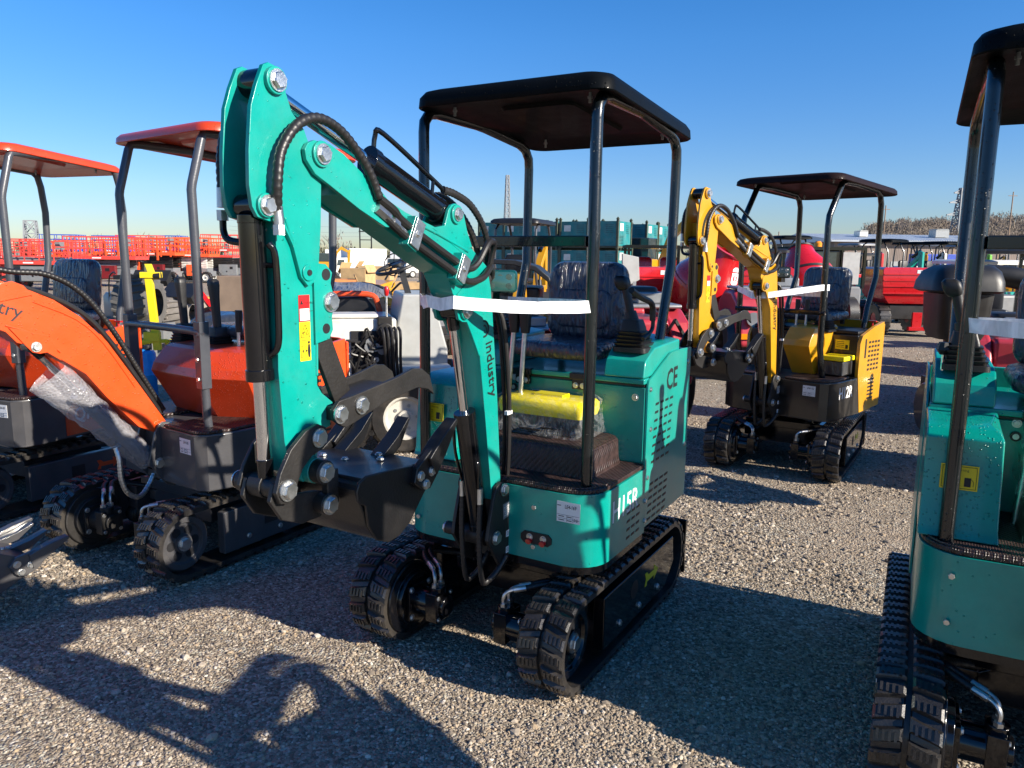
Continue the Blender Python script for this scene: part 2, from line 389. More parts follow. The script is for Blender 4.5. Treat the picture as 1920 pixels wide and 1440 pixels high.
def boom_up(root, P, main=True):
    """raised boom, hanging stick, bucket, thumb, cylinders and hoses"""
    full = G.f; G.f = staticmethod(lambda v: mirror((v[0] if v[0] > .066 else .066+(v[0]-.066)*.80, v[1], v[2])))
    b = B(); b.prism(BOOM_BOX, 0, -.06, .06)
    for s in (-1, 1):
        lo, hi = sorted((s*.068, s*.082)); b.prism(BOOM_TIP, 0, lo, hi)
        lo, hi = sorted((s*.046, s*.062)); b.prism(BOOM_EAR, 0, lo, hi)
        lo, hi = sorted((s*.050, s*.066)); b.prism(BOOM_FEAR, 0, lo, hi)
        b.cyl((s*.08,1.483,1.887), (s*.09,1.483,1.887), .034); b.cyl((s*.06,.838,1.767), (s*.072,.838,1.767), .032); b.cyl((s*.064,.789,1.44), (s*.076,.789,1.44), .030)
        # raised seam along the upper chord
        b.tube([(s*.061,1.22,1.785),(s*.061,1.10,1.742),(s*.061,.94,1.70),(s*.061,.76,1.645)], .006, n=6)
        b.tube([(s*.061,.86,1.60),(s*.061,.80,1.59),(s*.061,.74,1.54),(s*.061,.71,1.46)], .005, n=6)
    b.cyl((-.06,1.483,1.887), (.06,1.483,1.887), .03)
    boom = b.build('boom', P, root, bevel=.005)
    for x in (.086,):
        bolt(boom, (.09,1.483,1.887), (1,0,0), .021); bolt(boom, (.072,.838,1.767), (1,0,0), .018); bolt(boom, (.076,.789,1.44), (1,0,0), .020)
        bolt(boom, (-.078,.789,1.44), (-1,0,0), .018)
    # lettering down the boom
    dn = Vector((0,-.105,-.64)).normalized(); rt = Vector((0,-.64,.105)).normalized()
    o = Vector((.0635,.668,1.385))
    ring = B(); c = Vector((.0625,.655,1.368))
    ring.tube([c+dn*.029*math.cos(a)+rt*.029*math.sin(a) for a in [2*PI*i/26 for i in range(27)]], .0036, n=6)
    em = ring.build('letter_emblem', INK, boom)
    text(em, 'emblem_letter', 'G', INK, c+Vector((.0008,0,0))-dn*.0175-rt*.0165, dn, rt, .048, bold=.02)
    text(boom, 'boom_lettering', 'industry', INK, Vector((.0632,.642,1.318)), dn, rt, .066, bold=.008)
    s = B()
    s.prism(STICK_BOX, 0, -.05, .05)
    for k in (-1, 1):
        lo, hi = sorted((k*.049, k*.066)); s.prism(HEAD, 0, lo, hi)
        lo, hi = sorted((k*.048, k*.06)); s.prism(STICK_BUMP, 0, lo, hi)
        s.cyl((k*.06,1.62,2.045), (k*.078,1.62,2.045), .033); s.cyl((k*.06,1.662,1.746), (k*.075,1.662,1.746), .03)
        s.cyl((k*.06,1.526,1.581), (k*.071,1.526,1.581), .022)
        s.tube([(k*.066,1.60,1.72),(k*.062,1.572,1.655),(k*.058,1.548,1.575),(k*.058,1.526,1.548),(k*.058,1.50,1.560)], .005, n=6)
    s.tube([(.05,1.482,1.60),(.05,1.492,1.30)], .005, n=6); s.tube([(.052,1.50,1.14),(.052,1.51,1.04)], .005, n=6)
    s.cyl((-.075,1.524,1.042), (.075,1.524,1.042), .036); s.cyl((.03,1.60,1.0), (.03,1.60,1.03), .018)
    stick = s.build('stick', P, root, bevel=.004)
    for q, rad in (((.078,1.62,2.045), .021), ((.075,1.662,1.746), .020), ((.06,1.44,1.50), .022), ((.10,1.454,1.191), .021), ((.10,1.366,1.203), .021),
                   ((.092,1.53,1.138), .021), ((.092,1.648,1.021), .023), ((.108,1.524,1.042), .022), ((.108,1.512,.947), .022)):
        bolt(stick, q, (1,0,0), rad)
    for q in ((-.07,1.62,2.045), (-.07,1.662,1.746), (-.13,1.648,1.021), (-.10,1.53,1.138)): bolt(stick, q, (-1,0,0), .02)
    for y, z, rad in ((1.455,1.575,.016),(1.459,1.428,.014),(1.598,1.10,.010),(1.526,1.581,.008)):
        h = B(); h.cyl((.055,y,z), (.0735 if rad == .008 else .0612,y,z), rad); h.build('bolt_hole', INK, stick)
    b = B(); b.cyl((-.05,1.62,2.045), (.05,1.62,2.045), .034); b.build('rod_bushing', BLACK, stick)
    # warning decals
    d = B(); d.m = 0
    b = B(); b.box(.0512,.0522,1.513,1.552,1.452,1.522); dd = b.build('warning_decal', [REDDECAL], stick)
    b = B(); b.box(.0526,.0530,1.5155,1.5495,1.4545,1.486); b.build('decal_field', WHITE, dd)
    for i, z in enumerate((1.478, 1.470)): text(dd, 'decal_text', ('Do not stand or work here', 'in operation range')[i], INK, (.0533,1.5485,z), (0,-1,0), (0,0,1), .0042)
    b = B(); b.prism([(1.548,1.497),(1.536,1.497),(1.542,1.509)], 0, .0525, .0530); b.build('danger_triangle', INK, dd)
    text(dd, 'decal_text', 'DANGER', INK, (.0533,1.534,1.499), (0,-1,0), (0,0,1), .007)
    b = B(); b.box(.0512,.0522,1.513,1.552,1.346,1.4505); dd = b.build('warning_decal', YDECAL, stick)
    b = B()
    T3 = [(1.548,1.410),(1.5165,1.410),(1.5325,1.4445)]
    for i in range(3):
        a, c = T3[i], T3[(i+1)%3]; b.beam((.0528,*a), (.0528,*c), .0012, .0016, up=(1,0,0))
    b.beam((.0528,1.552,1.4015), (.0528,1.513,1.4015), .0012, .0014, up=(1,0,0))
    for a, c in (((1.540,1.414),(1.533,1.428)),((1.533,1.428),(1.529,1.434)),((1.530,1.424),(1.524,1.414)),((1.537,1.424),(1.541,1.420)),((1.533,1.416),(1.527,1.416))): b.beam((.0528,*a), (.0528,*c), .0012, .002, up=(1,0,0))
    b.prism([(1.523,1.390),(1.517,1.390),(1.515,1.372),(1.517,1.355),(1.523,1.355),(1.525,1.372)], 0, .0525, .0531); b.cyl((.0525,1.520,1.395), (.0531,1.520,1.395), .004)
    b.beam((.0528,1.541,1.373), (.0528,1.529,1.373), .0012, .002, up=(1,0,0))
    for y0, y1 in ((1.549,1.543),): 
        for a, c in (((y0,1.356),(y0,1.388)),((y0,1.388),(y1,1.388)),((y1,1.388),(y1,1.356)),((y1,1.356),(y0,1.356))): b.beam((.0528,*a), (.0528,*c), .0012, .0012, up=(1,0,0))
    b.prism([(1.545,1.373),(1.540,1.378),(1.540,1.368)], 0, .0525, .0531); b.prism([(1.526,1.373),(1.531,1.378),(1.531,1.368)], 0, .0525, .0531)
    b.build('decal_pictogram', INK, dd)
    # links, thumb, bucket
    b = B()
    for k in (-1, 1):
        lo, hi = sorted((k*.076, k*.091)); b.prism(LINK_UP, 0, lo, hi)
        lo, hi = sorted((k*.055, k*.072)); b.prism(LINK_LO, 0, lo, hi)
        b.cyl((k*.075,1.524,1.042), (k*.108,1.524,1.042), .034); b.cyl((k*.06,1.512,.947), (k*.106,1.512,.947), .030)
    b.cyl((-.12,1.648,1.021), (.076,1.648,1.021), .029); b.cyl((-.05,1.648,1.021), (.01,1.648,1.021), .034)
    b.obox((.09,1.49,.99), (.012,0,0), (0,.022,0), (0,0,.05)); b.obox((-.09,1.49,.99), (.012,0,0), (0,.022,0), (0,0,.05))
    b.build('bucket_link', BLACKM, root, bevel=.003)
    sq = G.f; G.f = staticmethod(full); bucket(root, BUCKETB); G.f = staticmethod(sq)
    b = B()
    for lo, hi in ((.085,.099),(-.099,-.085)): b.prism(THUMB, 0, lo, hi)
    b.obox((0,1.28,1.222), (.086,0,0), (0,.10,-.012), (0,.0005,.006)); b.obox((0,1.44,1.19), (.086,0,0), (0,.02,0), (0,0,.02))
    th = b.build('thumb', BLACKM, root, bevel=.003)
    b = B(); b.beam((.03,1.462,1.40), (.03,1.383,1.225), .07, .022, up=(1,0,0)); b.build('thumb_brace', BLACKM, th, bevel=.003)
    hyd(root, (0,.838,1.767), (0,1.62,2.045), .48, .043, .020)
    hyd(root, (0,.60,.56), (0,.789,1.44), .56, .043, .021)
    c = hyd(root, (0,1.662,1.746), (0,1.648,1.025), .60, .036, .021)
    # pipes and hoses
    b = B(); b.tube([(.055,1.648,1.655),(.064,1.635,1.62),(.064,1.632,1.47),(.060,1.634,1.395),(.03,1.64,1.368)], .0095, sub=5)
    b.tube([(.02,1.64,1.60),(.060,1.638,1.60)], .007); b.build('hydraulic_pipe', BLACK, root)
    b = B(); b.tube([(.0,1.195,1.90),(.006,1.192,1.975),(.02,1.165,1.985),(.03,.92,1.868),(.03,.875,1.845)], .0085, sub=5); b.tube([(.03,.94,1.80),(.03,.93,1.868)], .007); b.build('hydraulic_pipe', BLACK, root)
    xb = .092
    b = B(); b.tube([(.078,1.636,1.735),(xb,1.645,1.80),(xb,1.628,1.88),(xb,1.572,1.948),(xb,1.50,1.974),(xb,1.42,1.955),(xb,1.345,1.90),(xb,1.30,1.85),(xb,1.265,1.79)], .0135, sub=8, rib=.018); hs = b.build('hydraulic_hose', HOSE, root)
    b = B(); b.cyl((.078,1.636,1.745), (.078,1.632,1.700), .0145, n=12); b.cyl((.078,1.632,1.70), (.078,1.632,1.675), .016, n=6); b.build('hose_fitting', ZINC, hs)
    b = B(); b.tube([(xb,1.265,1.79),(xb,1.20,1.76),(.085,1.14,1.725),(.083,.90,1.625),(.085,.80,1.587),(.088,.74,1.605),(.085,.665,1.675),(.06,.59,1.672),(.03,.575,1.60),(.02,.575,1.50)], .0125, sub=7)
    b.tube([(.083,1.26,1.757),(.083,1.14,1.69),(.085,.90,1.585),(.087,.80,1.543),(.085,.70,1.555),(.06,.61,1.59),(.03,.56,1.55),(.02,.56,1.45)], .0125, sub=7); b.build('hydraulic_hose', HOSE, root)
    b = B(); b.tube([(.03,.875,1.845),(.03,.80,1.835),(.03,.70,1.80),(.02,.60,1.715),(.0,.555,1.60),(0,.55,1.48)], .0135, sub=7, rib=.018)
    b.tube([(-.03,.92,1.80),(-.03,.83,1.83),(-.03,.72,1.79),(-.03,.62,1.70),(-.03,.565,1.58),(-.03,.55,1.46)], .0135, sub=7, rib=.018); b.build('hydraulic_hose', HOSE, root)
    b = B(); b.tube([(.02,.56,1.46),(.06,.525,1.40),(.066,.49,1.20),(.064,.47,1.0),(.05,.455,.80),(.03,.45,.70)], .010, sub=5); b.tube([(-.02,.55,1.46),(.03,.52,1.40),(.04,.49,1.20),(.035,.465,1.0),(.02,.45,.80),(0,.44,.70)], .010, sub=5); b.build('hydraulic_hose', HOSE, root)
    b = B(); b.box(.058,.074,.462,.50,1.02,1.035); b.build('cable_tie', WHITE, root)
    for y, z in ((1.10,1.688),(.845,1.580)):
        b = B(); b.obox((.078,y,z+.006), (.02,0,0), (0,.022,.012), (0,-.022,.044)); cl = b.build('hose_clamp', P, root, bevel=.003)
        b = B(); b.obox((.102,y,z+.006), (.004,0,0), (0,.020,.011), (0,-.020,.040)); b.build('clamp_cap', ZINC, cl, bevel=.002); bolt(cl, (.106,y,z+.006), (1,0,0), .009)
    b = B(); b.tube([(.083,1.25,1.753),(.083,1.14,1.695)], .012, n=8); b.cyl((.083,1.27,1.764), (.083,1.215,1.736), .0165, n=6); b.cyl((.083,1.20,1.729), (.083,1.175,1.716), .0165, n=6); b.build('hose_fitting', ZINC, root)
    b = B(); b.tube([(-.09,1.62,1.98),(-.10,1.66,1.93),(-.105,1.675,1.86),(-.10,1.68,1.79)], .0135, sub=8, rib=.018); hs = b.build('hydraulic_hose', HOSE, root)
    b = B(); b.cyl((-.10,1.68,1.79), (-.10,1.682,1.742), .0145, n=12); b.cyl((-.10,1.682,1.736), (-.10,1.682,1.71), .016, n=6); b.build('hose_fitting', ZINC, hs)
    b = B(); b.tube([(-.10,1.682,1.71),(-.098,1.682,1.682),(-.08,1.68,1.662),(-.03,1.665,1.655)], .0095, sub=4); b.build('hydraulic_pipe', BLACK, root)
    # base cylinder hoses
    for x0, z0, x1 in ((-.055,.72,-.05),(.045,.70,.045)):
        b = B(); b.tube([(x0,.655,z0),(x0,.66,.60),(x1,.655,.48),(x1,.64,.395),(x1+.005,.62,.37),(x1+.03,.58,.40),(x1+.05,.53,.46)], .0125, sub=6, rib=.018); hs = b.build('hydraulic_hose', HOSE, root)
        b = B(); b.cyl((x0,.655,z0+.06), (x0,.655,z0), .014, n=12); b.build('hose_fitting', ZINC, hs)
    b = B(); b.tube([(-.055,.72,1.03),(-.057,.70,.90),(-.055,.655,.78)], .007, sub=4); b.tube([(.04,.66,.76),(.04,.665,.86),(.0,.665,.87),(-.035,.66,.85)], .008, sub=4); b.build('hydraulic_pipe', BLACK, root)
    # work lamp
    b = B(); c = Vector((.055,.530,1.538)); n = Vector((.42,.86,-.05)).normalized(); u = Vector((.86,-.42,0)); w = u.cross(n)
    b.slab(c+n*.02, u, Vector((0,0,1)), .125, .085, .05, .018, .006); lamp = b.build('work_lamp', BLACKP if not main else TEALD, root)
    b = B(); b.slab(c+n*.0245, u, Vector((0,0,1)), .112, .072, .004, .014, .001)
    gl = b.build('lamp_lens', LENS if main else GLASSD, lamp)
    b = B()
    for i in (-1,0,1):
        for j in (-1,1): b.cyl(c+n*.0235+u*i*.034+Vector((0,0,j*.017)), c+n*.026+u*i*.034+Vector((0,0,j*.017)), .0135, .011, n=14)
    b.build('lamp_reflector', REFL if main else STEELG, gl)
    b = B(); b.box(.02,.07,.50,.56,1.465,1.495); b.build('lamp_bracket', BLACK, lamp)
    G.f = staticmethod(full)

def lens_mat(name, col, rough, met, coat):
    m, nt, p = newmat(name); p.inputs['Base Color'].default_value = (*col, 1); p.inputs['Roughness'].default_value = rough
    p.inputs['Metallic'].default_value = met; p.inputs['Coat Weight'].default_value = coat; return m
LENS = paint('lamp lens', (.03, .10, .09), .12, coat=1, var=.15, bump=0)
REFL = paint('lamp reflector', (.16, .26, .24), .15, metal=.8, var=.2, bump=0)
def undercarriage(root, d=0, off=(0,0), frame=BLACK, arrow=YDECAL, spokes=False, blade=True, hub=True):
    c, s = math.cos(R(d)), math.sin(R(d))
    old = G.f
    G.f = staticmethod(lambda v: mirror(((v[0]+off[0])*c+(v[1]+off[1])*s, -(v[0]+off[0])*s+(v[1]+off[1])*c, v[2])))
    r, zc, y0, y1 = .152, .197, -.43, .57
    for sd in (1, -1):
        x0, x1 = (.275, .455) if sd > 0 else (-.535, -.355)
        lp = track_loop(96, r, y0, y1, zc); t = .022
        b = B(); rings = []
        for y, z, ny, nz in lp:
            xm = (x0+x1)/2
            rings.append([(x0, y, z), (x1, y, z), (x1, y+ny*t, z+nz*t), (xm+.012, y+ny*t, z+nz*t), (xm+.008, y+ny*t*.6, z+nz*t*.6), (xm-.008, y+ny*t*.6, z+nz*t*.6), (xm-.012, y+ny*t, z+nz*t), (x0, y+ny*t, z+nz*t)])
        n = len(rings); m = 8; vs = [p for q in rings for p in q]
        b.add(vs, [(k*m+i, k*m+(i+1)%m, ((k+1)%n)*m+(i+1)%m, ((k+1)%n)*m+i) for k in range(n) for i in range(m)])
        # tread lugs: two staggered, ribbed pads per pitch
        L = 2*(y1-y0)+2*PI*r; cnt = 48
        fine = track_loop(cnt*2, r+t, y0, y1, zc)
        for i, (y, z, ny, nz) in enumerate(fine):
            ty, tz = nz, -ny
            xa, xb = ((x0-.004, x0+.082), (x1-.082, x1+.004))[i % 2]
            for (e0, e1, hgt, w0) in ((xa, xb, .013, .0180),):
                q = []
                for hh, w in ((-.004, w0*1.3), (hgt*.55, w0*1.1), (hgt, w0*.9)):
                    for ex, sg in ((e0 if hh < .01 else e0+.008, -1), (e1 if hh < .01 else e1-.008, -1), (e1 if hh < .01 else e1-.008, 1), (e0 if hh < .01 else e0+.008, 1)):
                        sk = .010*(1 if (ex > (e0+e1)/2) else -1)*(1 if i % 2 else -1)
                        q.append((ex, y+ny*hh+ty*(sg*w+sk), z+nz*hh+tz*(sg*w+sk)))
                b.loft([q[0:4], q[4:8], q[8:12]])
                for g in range(4):                # ribs across the pad top
                    xx = e0+.018+(e1-e0-.036)*g/3
                    b.obox((xx, y+ny*(hgt+.001), z+nz*(hgt+.001)), (.004,0,0), (0,ty*w0*.8,tz*w0*.8), (0,ny*.0035,nz*.0035))
        b.build('rubber_track', RUBBER, root, ang=30)
        xi = x0 if sd > 0 else x1; xo = x1 if sd > 0 else x0
        lo, hi = sorted((xo-sd*.055, xo-sd*.005))
        b = B(); b.prism([(-.46,.30),(.36,.30),(.36,.075),(-.36,.075),(-.48,.17)], 0, lo, hi)
        b.prism([(-.30,.28),(.28,.28),(.28,.10),(-.30,.10)], 0, min(xi,xo)+.06, max(xi,xo)-.04)
        fr = b.build('track_frame', frame, root, bevel=.006)
        for y, z in ((.20,.13),(-.02,.12),(-.25,.12)): bolt(fr, (xo-sd*.004,y,z), (sd,0,0), .012)
        b = B(); b.cyl((xo-sd*.0047,.04,.215), (xo-sd*.004,.04,.215), .042, n=20) if not spokes else b.box(*sorted((xo-sd*.0047,xo-sd*.004)), .0, .09, .16, .24)
        b.build('access_hole', INK, fr)
        b = B(); A = [(-.11,.195),(-.20,.195),(-.20,.175),(-.255,.210),(-.20,.245),(-.20,.222),(-.13,.222),(-.11,.24),(-.085,.24),(-.10,.209),(-.085,.178),(-.11,.178)]
        b.prism([(y*1.0, z) for y, z in A], 0, *sorted((xo-sd*.0048, xo-sd*.0035))); b.build('direction_arrow', arrow, fr)
        for k, (yy, rad) in enumerate(((y1, r-.004), (y0, r-.004), (-.25,.06), (-.08,.06), (.09,.06), (.24,.06))):
            b = B(); zz = zc if k < 2 else zc-r+.062
            xm = (x0+x1)/2
            if k == 0:
                b.lathe((xm-.05,yy,zz), (1,0,0), [(0,.001),(0,rad*.9),(.02,rad),(.08,rad),(.1,rad*.9),(.1,rad*.72),(.085,rad*.68),(.085,.05),(.1,.045),(.1,.001)], n=32)
            else: b.lathe((xm-.045,yy,zz), (1,0,0), [(0,.001),(0,rad*.8),(.012,rad),(.078,rad),(.09,rad*.8),(.09,rad*.5),(.08,rad*.45),(.08,.001)], n=28)
            w = b.build(('drive_sprocket','idler_wheel','road_roller')[min(k,2)], frame if k < 2 else BLACKM, root, bevel=.002)
            if k == 0:
                b = B()
                for a in range(6):
                    b.cyl((xm+sd*.0345,yy+.068*math.cos(a*PI/3),zz+.068*math.sin(a*PI/3)), (xm+sd*.0362,yy+.068*math.cos(a*PI/3),zz+.068*math.sin(a*PI/3)), .024, n=16)
                b.build('sprocket_hole', INK, w); bolt(w, (xm+sd*.048,yy,zz), (sd,0,0), .030)
        # hydraulic drive motor on the inner side of the sprocket
        b = B(); q = lambda a: xi-sd*a
        b.lathe((q(-.02),y1,zc), (-sd,0,0), [(0,.001),(0,.150),(.018,.155),(.030,.155),(.035,.150),(.035,.115),(.058,.112),(.058,.001)], n=36)
        b.obox((q(.046),y1,zc), (.008,0,0), (0,.075,0), (0,0,.075))
        b.cyl((q(.04),y1,zc), (q(.16),y1,zc), .058, n=28)
        b.obox((q(.15),y1,zc+.004), (.028,0,0), (0,.060,0), (0,0,.062)); b.cyl((q(.178),y1,zc), (q(.196),y1,zc), .045, n=20)
        b.cyl((q(.15),y1+.01,zc+.05), (q(.15),y1+.01,zc+.085), .034, n=16)
        mo = b.build('drive_motor', BLACK if not spokes else BLACKM, root, bevel=.004)
        for a, e in ((1,1),(1,-1),(-1,1),(-1,-1)): bolt(mo, (q(.054),y1+a*.060,zc+e*.060), (-sd,0,0), .011)
        for a, e in ((1,1),(1,-1),(-1,1),(-1,-1)): bolt(mo, (q(.178),y1+a*.044,zc+e*.046), (-sd,0,0), .008)
        for j, dy in enumerate((-.014, .028)):
            b = B(); x = q(.15); z0 = zc+.08
            b.cyl((x,y1+dy,z0), (x,y1+dy,z0+.018), .015, n=6); b.tube([(x,y1+dy,z0+.01),(x,y1+dy,z0+.045),(x+sd*.012,y1+dy-.01,z0+.064),(x+sd*.035,y1+dy-.03,z0+.072)], .0075, sub=4)
            b.cyl((x+sd*.03,y1+dy-.026,z0+.070), (x+sd*.075,y1+dy-.055,z0+.078), .0115, n=10)
            b.build('hose_fitting', ZINC, mo)
            b = B(); b.tube([(x+sd*.07,y1+dy-.05,z0+.077),(x+sd*.13,y1+dy-.10,z0+.088),(x+sd*.155,y1+dy-.17,z0+.075),(x+sd*.09,y1-.26,z0+.04),(x-sd*.03,y1-.36,z0+.0)], .0125, sub=7, rib=.016)
            b.build('hydraulic_hose', HOSE, mo)
    b = B(); b.prism([(-.24,.18),(-.24,.28),(-.15,.33),(.15,.33),(.24,.28),(.24,.18)], 1, -.26, .27)
    b.cyl((0,0,.32), (0,0,.43), .20, n=32)
    b.box(-.34,.26,.27,.285,.30,.36); b.box(-.36,.28,-.22,.22,.20,.26)
    b.build('undercarriage', frame, root, bevel=.006)
    if blade:
        b = B(); b.prism([(-.63,.05),(-.645,.07),(-.63,.18),(-.645,.33),(-.625,.33),(-.61,.18)], 0, -.53, .46)
        for x in (-.16,.16): b.beam((x,-.25,.22), (x,-.62,.18), .05, .06)
        b.build('dozer_blade', BLACK if not spokes else CHAR, root, bevel=.004)
    G.f = old

def canopy(root, mat, x0, x1, y0, y1, zf, zr, h=.055, skew=0, cr=.10):
    def ring(ins, dz, r):
        out = []
        for x, y in rr(x0+ins, x1-ins, y0+ins, y1-ins, r, 7):
            t = (y-y0)/(y1-y0)
            drop = 0
            z = zr+(zf-zr)*min(1, t*1.35)+dz
            out.append((x+skew*(y-(y0+y1)/2), y, z))
        return out
    b = B()
    b.loft([ring(.17,.028,.05), ring(.13,.026,.07), ring(.05,.012,cr*.9), ring(.014,.004,cr), ring(.004,.0,cr), ring(0,.004,cr), ring(.003,h*.55,cr), ring(.018,h*.85,cr), ring(.05,h,cr*.9), ring(.09,h+.006,cr*.9), ring(.10,h+.001,.085), ring(.14,h+.003,.07), ring(.2,h+.006,.05)])
    b.loft([[(x,y,z+.03) for x,y,z in ring(.25,.0,.04)], [(x,y,z+.012) for x,y,z in ring(.26,.0,.04)]])
    o = b.build('canopy', mat, root, ang=50)
    for x in (x0+.12, x1-.12):
        for y in (y0+.16, y1-.16):
            t = (y-y0)/(y1-y0); z = zr+(zf-zr)*min(1,t*1.35)
            q = B(); q.cyl((x,y,z+.03), (x,y,z-.012), .006, n=8); q.cyl((x,y,z+.012), (x,y,z+.004), .010, n=6); q.build('canopy_bolt', STEELG, o)
    return o

def posts(root, mat, pf, pr, w=.382, r=.0225, top=None):
    """two hoops, each a front post and a rear post"""
    for sx in (-1, 1):
        b = B(); b.tube([(sx*w, y, z) for y, z in pf], r, n=16); b.build('canopy_post', mat, root, ang=50)
        b = B(); b.tube([(sx*w, y, z) for y, z in pr], r, n=16); b.build('canopy_post', mat, root, ang=50)

def seat(root, yb=-.35, z=1.17, mat=None, w=.40, xc=.01, frame=BLACKP, tilt=.10, h=.37, film=True):
    mat = mat or SEATN
    t = Vector((0,-tilt,1)).normalized()
    b = B(); b.slab((xc,.05,z+.02), (1,0,0), (0,1,0), w*1.12, .40, .075, .07, .03, n=6)
    q = b                                                   # cushion; slab grows +z
    s = b.build('seat', mat, root, ang=60)
    s.location = (0, yb+.14, 0)
    b = B(); b.slab((xc,yb+.05,z+.06+h/2+.02), (1,0,0), t, w, h, .09, .075, .032, n=6)
    b.slab((xc,yb+.062,z+.06+h*.45), (1,0,0), t, w*.72, h*.5, .03, .05, .012, n=5)
    b.build('backrest', mat, s, ang=60).location = (0, -(yb+.14), 0)
    b = B()
    for x in (-w*.36, w*.36): b.beam((xc+x,yb-.02,z-.02), (xc+x,yb-.03,z+.16), .03, .02)
    b.build('seat_frame', frame, s).location = (0, -(yb+.14), 0)
    return s

def joystick(root, x, y, z, tilt=(-.25,.0), tall=False):
    b = B()
    prof = [(0,.062)]; 
    b.loft([[(x+a*k+tilt[0]*hh*.35, y+c*k, z+hh) for a, c in rr(-.075,.075,-.075,.075,.02,3)] for hh, k in ((0,1),(.02,1),(.022,.86),(.036,.95),(.038,.80),(.052,.88),(.054,.74),(.068,.82),(.070,.68),(.084,.76),(.088,.62),(.10,.60),(.135,.48))])
    j = b.build('joystick', BLACKP, root, ang=40)
    p = Vector((x+tilt[0]*.05, y, z+.12)); d = Vector((tilt[0], tilt[1], 1)).normalized()
    b = B()
    if tall:
        b.loft([[p+d*hh+Vector((a*k,c*k,0)) for a, c in rr(-.028,.028,-.026,.026,.014,4)] for hh, k in ((0,.7),(.10,.75),(.18,.85),(.25,1.05),(.275,1.0),(.285,.6))]); b.build('joystick_grip', BLACKP, j, ang=50); return
    b.cyl(p, p+d*.05, .030, .024, n=16); b.cyl(p+d*.04, p+d*.155, .017, .019, n=14)
    b.loft([[p+d*(.14+hh)+Vector((a*k-.012,c*k,0)) for a, c in rr(-.032,.032,-.03,.03,.016,4)] for hh, k in ((0,.5),(.012,.85),(.035,1),(.055,.95),(.066,.6))])
    b.build('joystick_grip', BLACKP, j, ang=50)

def lot_tag(root, o, rt, up, out, w=.092, h=.080, num='LE4-169', low='5/6'):
    o, rt, up, out = map(lambda v: Vector(v).normalized() if v is not o else Vector(v), (o, rt, up, out))
    t = plate(root, 'lot_tag', WHITE, o, rt, up, w, h, .0012, out)
    f = o+out*.0012-rt*w/2-up*h/2
    text(t, 'tag_lettering', num, INK, f+rt*w*.34+up*h*.68, rt, up, w*.21, wide=.72, bold=.012, shear=.1)
    if low: text(t, 'tag_lettering', low, INK, f+rt*w*.72+up*h*.10, rt, up, w*.18, wide=.8, bold=.008, shear=.2)
    b = B()
    for k in (.36, .18): b.obox(f+rt*w/2+up*h*k, rt*w*.49, up*w*.004, out*.0003)
    for k in (.44, .70): b.obox(f+rt*w*k+up*h*.2, rt*w*.004, up*h*.17, out*.0003)
    for k, z, l in ((.10,.80,.08),(.2,.28,.12),(.2,.10,.12),(.55,.28,.10),(.55,.10,.10)): b.obox(f+rt*w*k+up*h*z, rt*w*l, up*h*.018, out*.0003)
    b.build('tag_lines', INK, t)
    return t

def slots(b, x, rows, y0, dy, n, z0, dz, w=.038, h=.010, shift=0):
    b.m = 1
    for r_ in range(rows):
        for i in range(n):
            y = y0-dy*i-shift*r_; z = z0-dz*r_
            b.prism([(y+w/2,z-h/2),(y-w/2,z-h/2),(y-w/2-.004,z+h/2),(y+w/2-.004,z+h/2)], 0, x-.0008, x+.0012)

def strap(root, w=.386, y=.445, z=1.452, h=.044, zb=1.474):
    """white plastic tape tied from post to post round the front of the boom"""
    rj = random.Random(11); b = B()
    key = [(-w,.40,z),(-w+.004,y,z),(-.040,.862,zb),(.068,.862,zb),(w-.004,y,z),(w,.40,z)]
    pts = []
    for (a, c) in zip(key, key[1:]):
        n = max(1, int((Vector(c)-Vector(a)).length/.05))
        for k in range(n): pts.append(Vector(a).lerp(Vector(c), k/n)+Vector((0, rj.uniform(-.004,.004), (rj.uniform(-.0015,.0015)-.010*math.sin(PI*k/n)) if 0 < k else 0)))
    pts.append(Vector(key[-1]))
    rings = []
    for i, p in enumerate(pts):
        d = pts[min(i+1,len(pts)-1)]-pts[max(i-1,0)]; n = Vector((-d.y, d.x, 0)).normalized(); t = rj.uniform(-.006,.006)
        rings.append([p+Vector((0,0,-h/2))-n*t, p+Vector((0,0,h/2))+n*t, p+Vector((0,0,h/2))+n*(t+.002), p+Vector((0,0,-h/2))+n*(.002-t)])
    b.loft(rings)
    b.loft([[(x, .40, z-h/2), (x, .40, z+h/2), (x, .398, z+h/2), (x, .398, z-h/2)] for x in (-w,-.1,.2,w)])
    return b.build('plastic_strap', STRAPW, root)

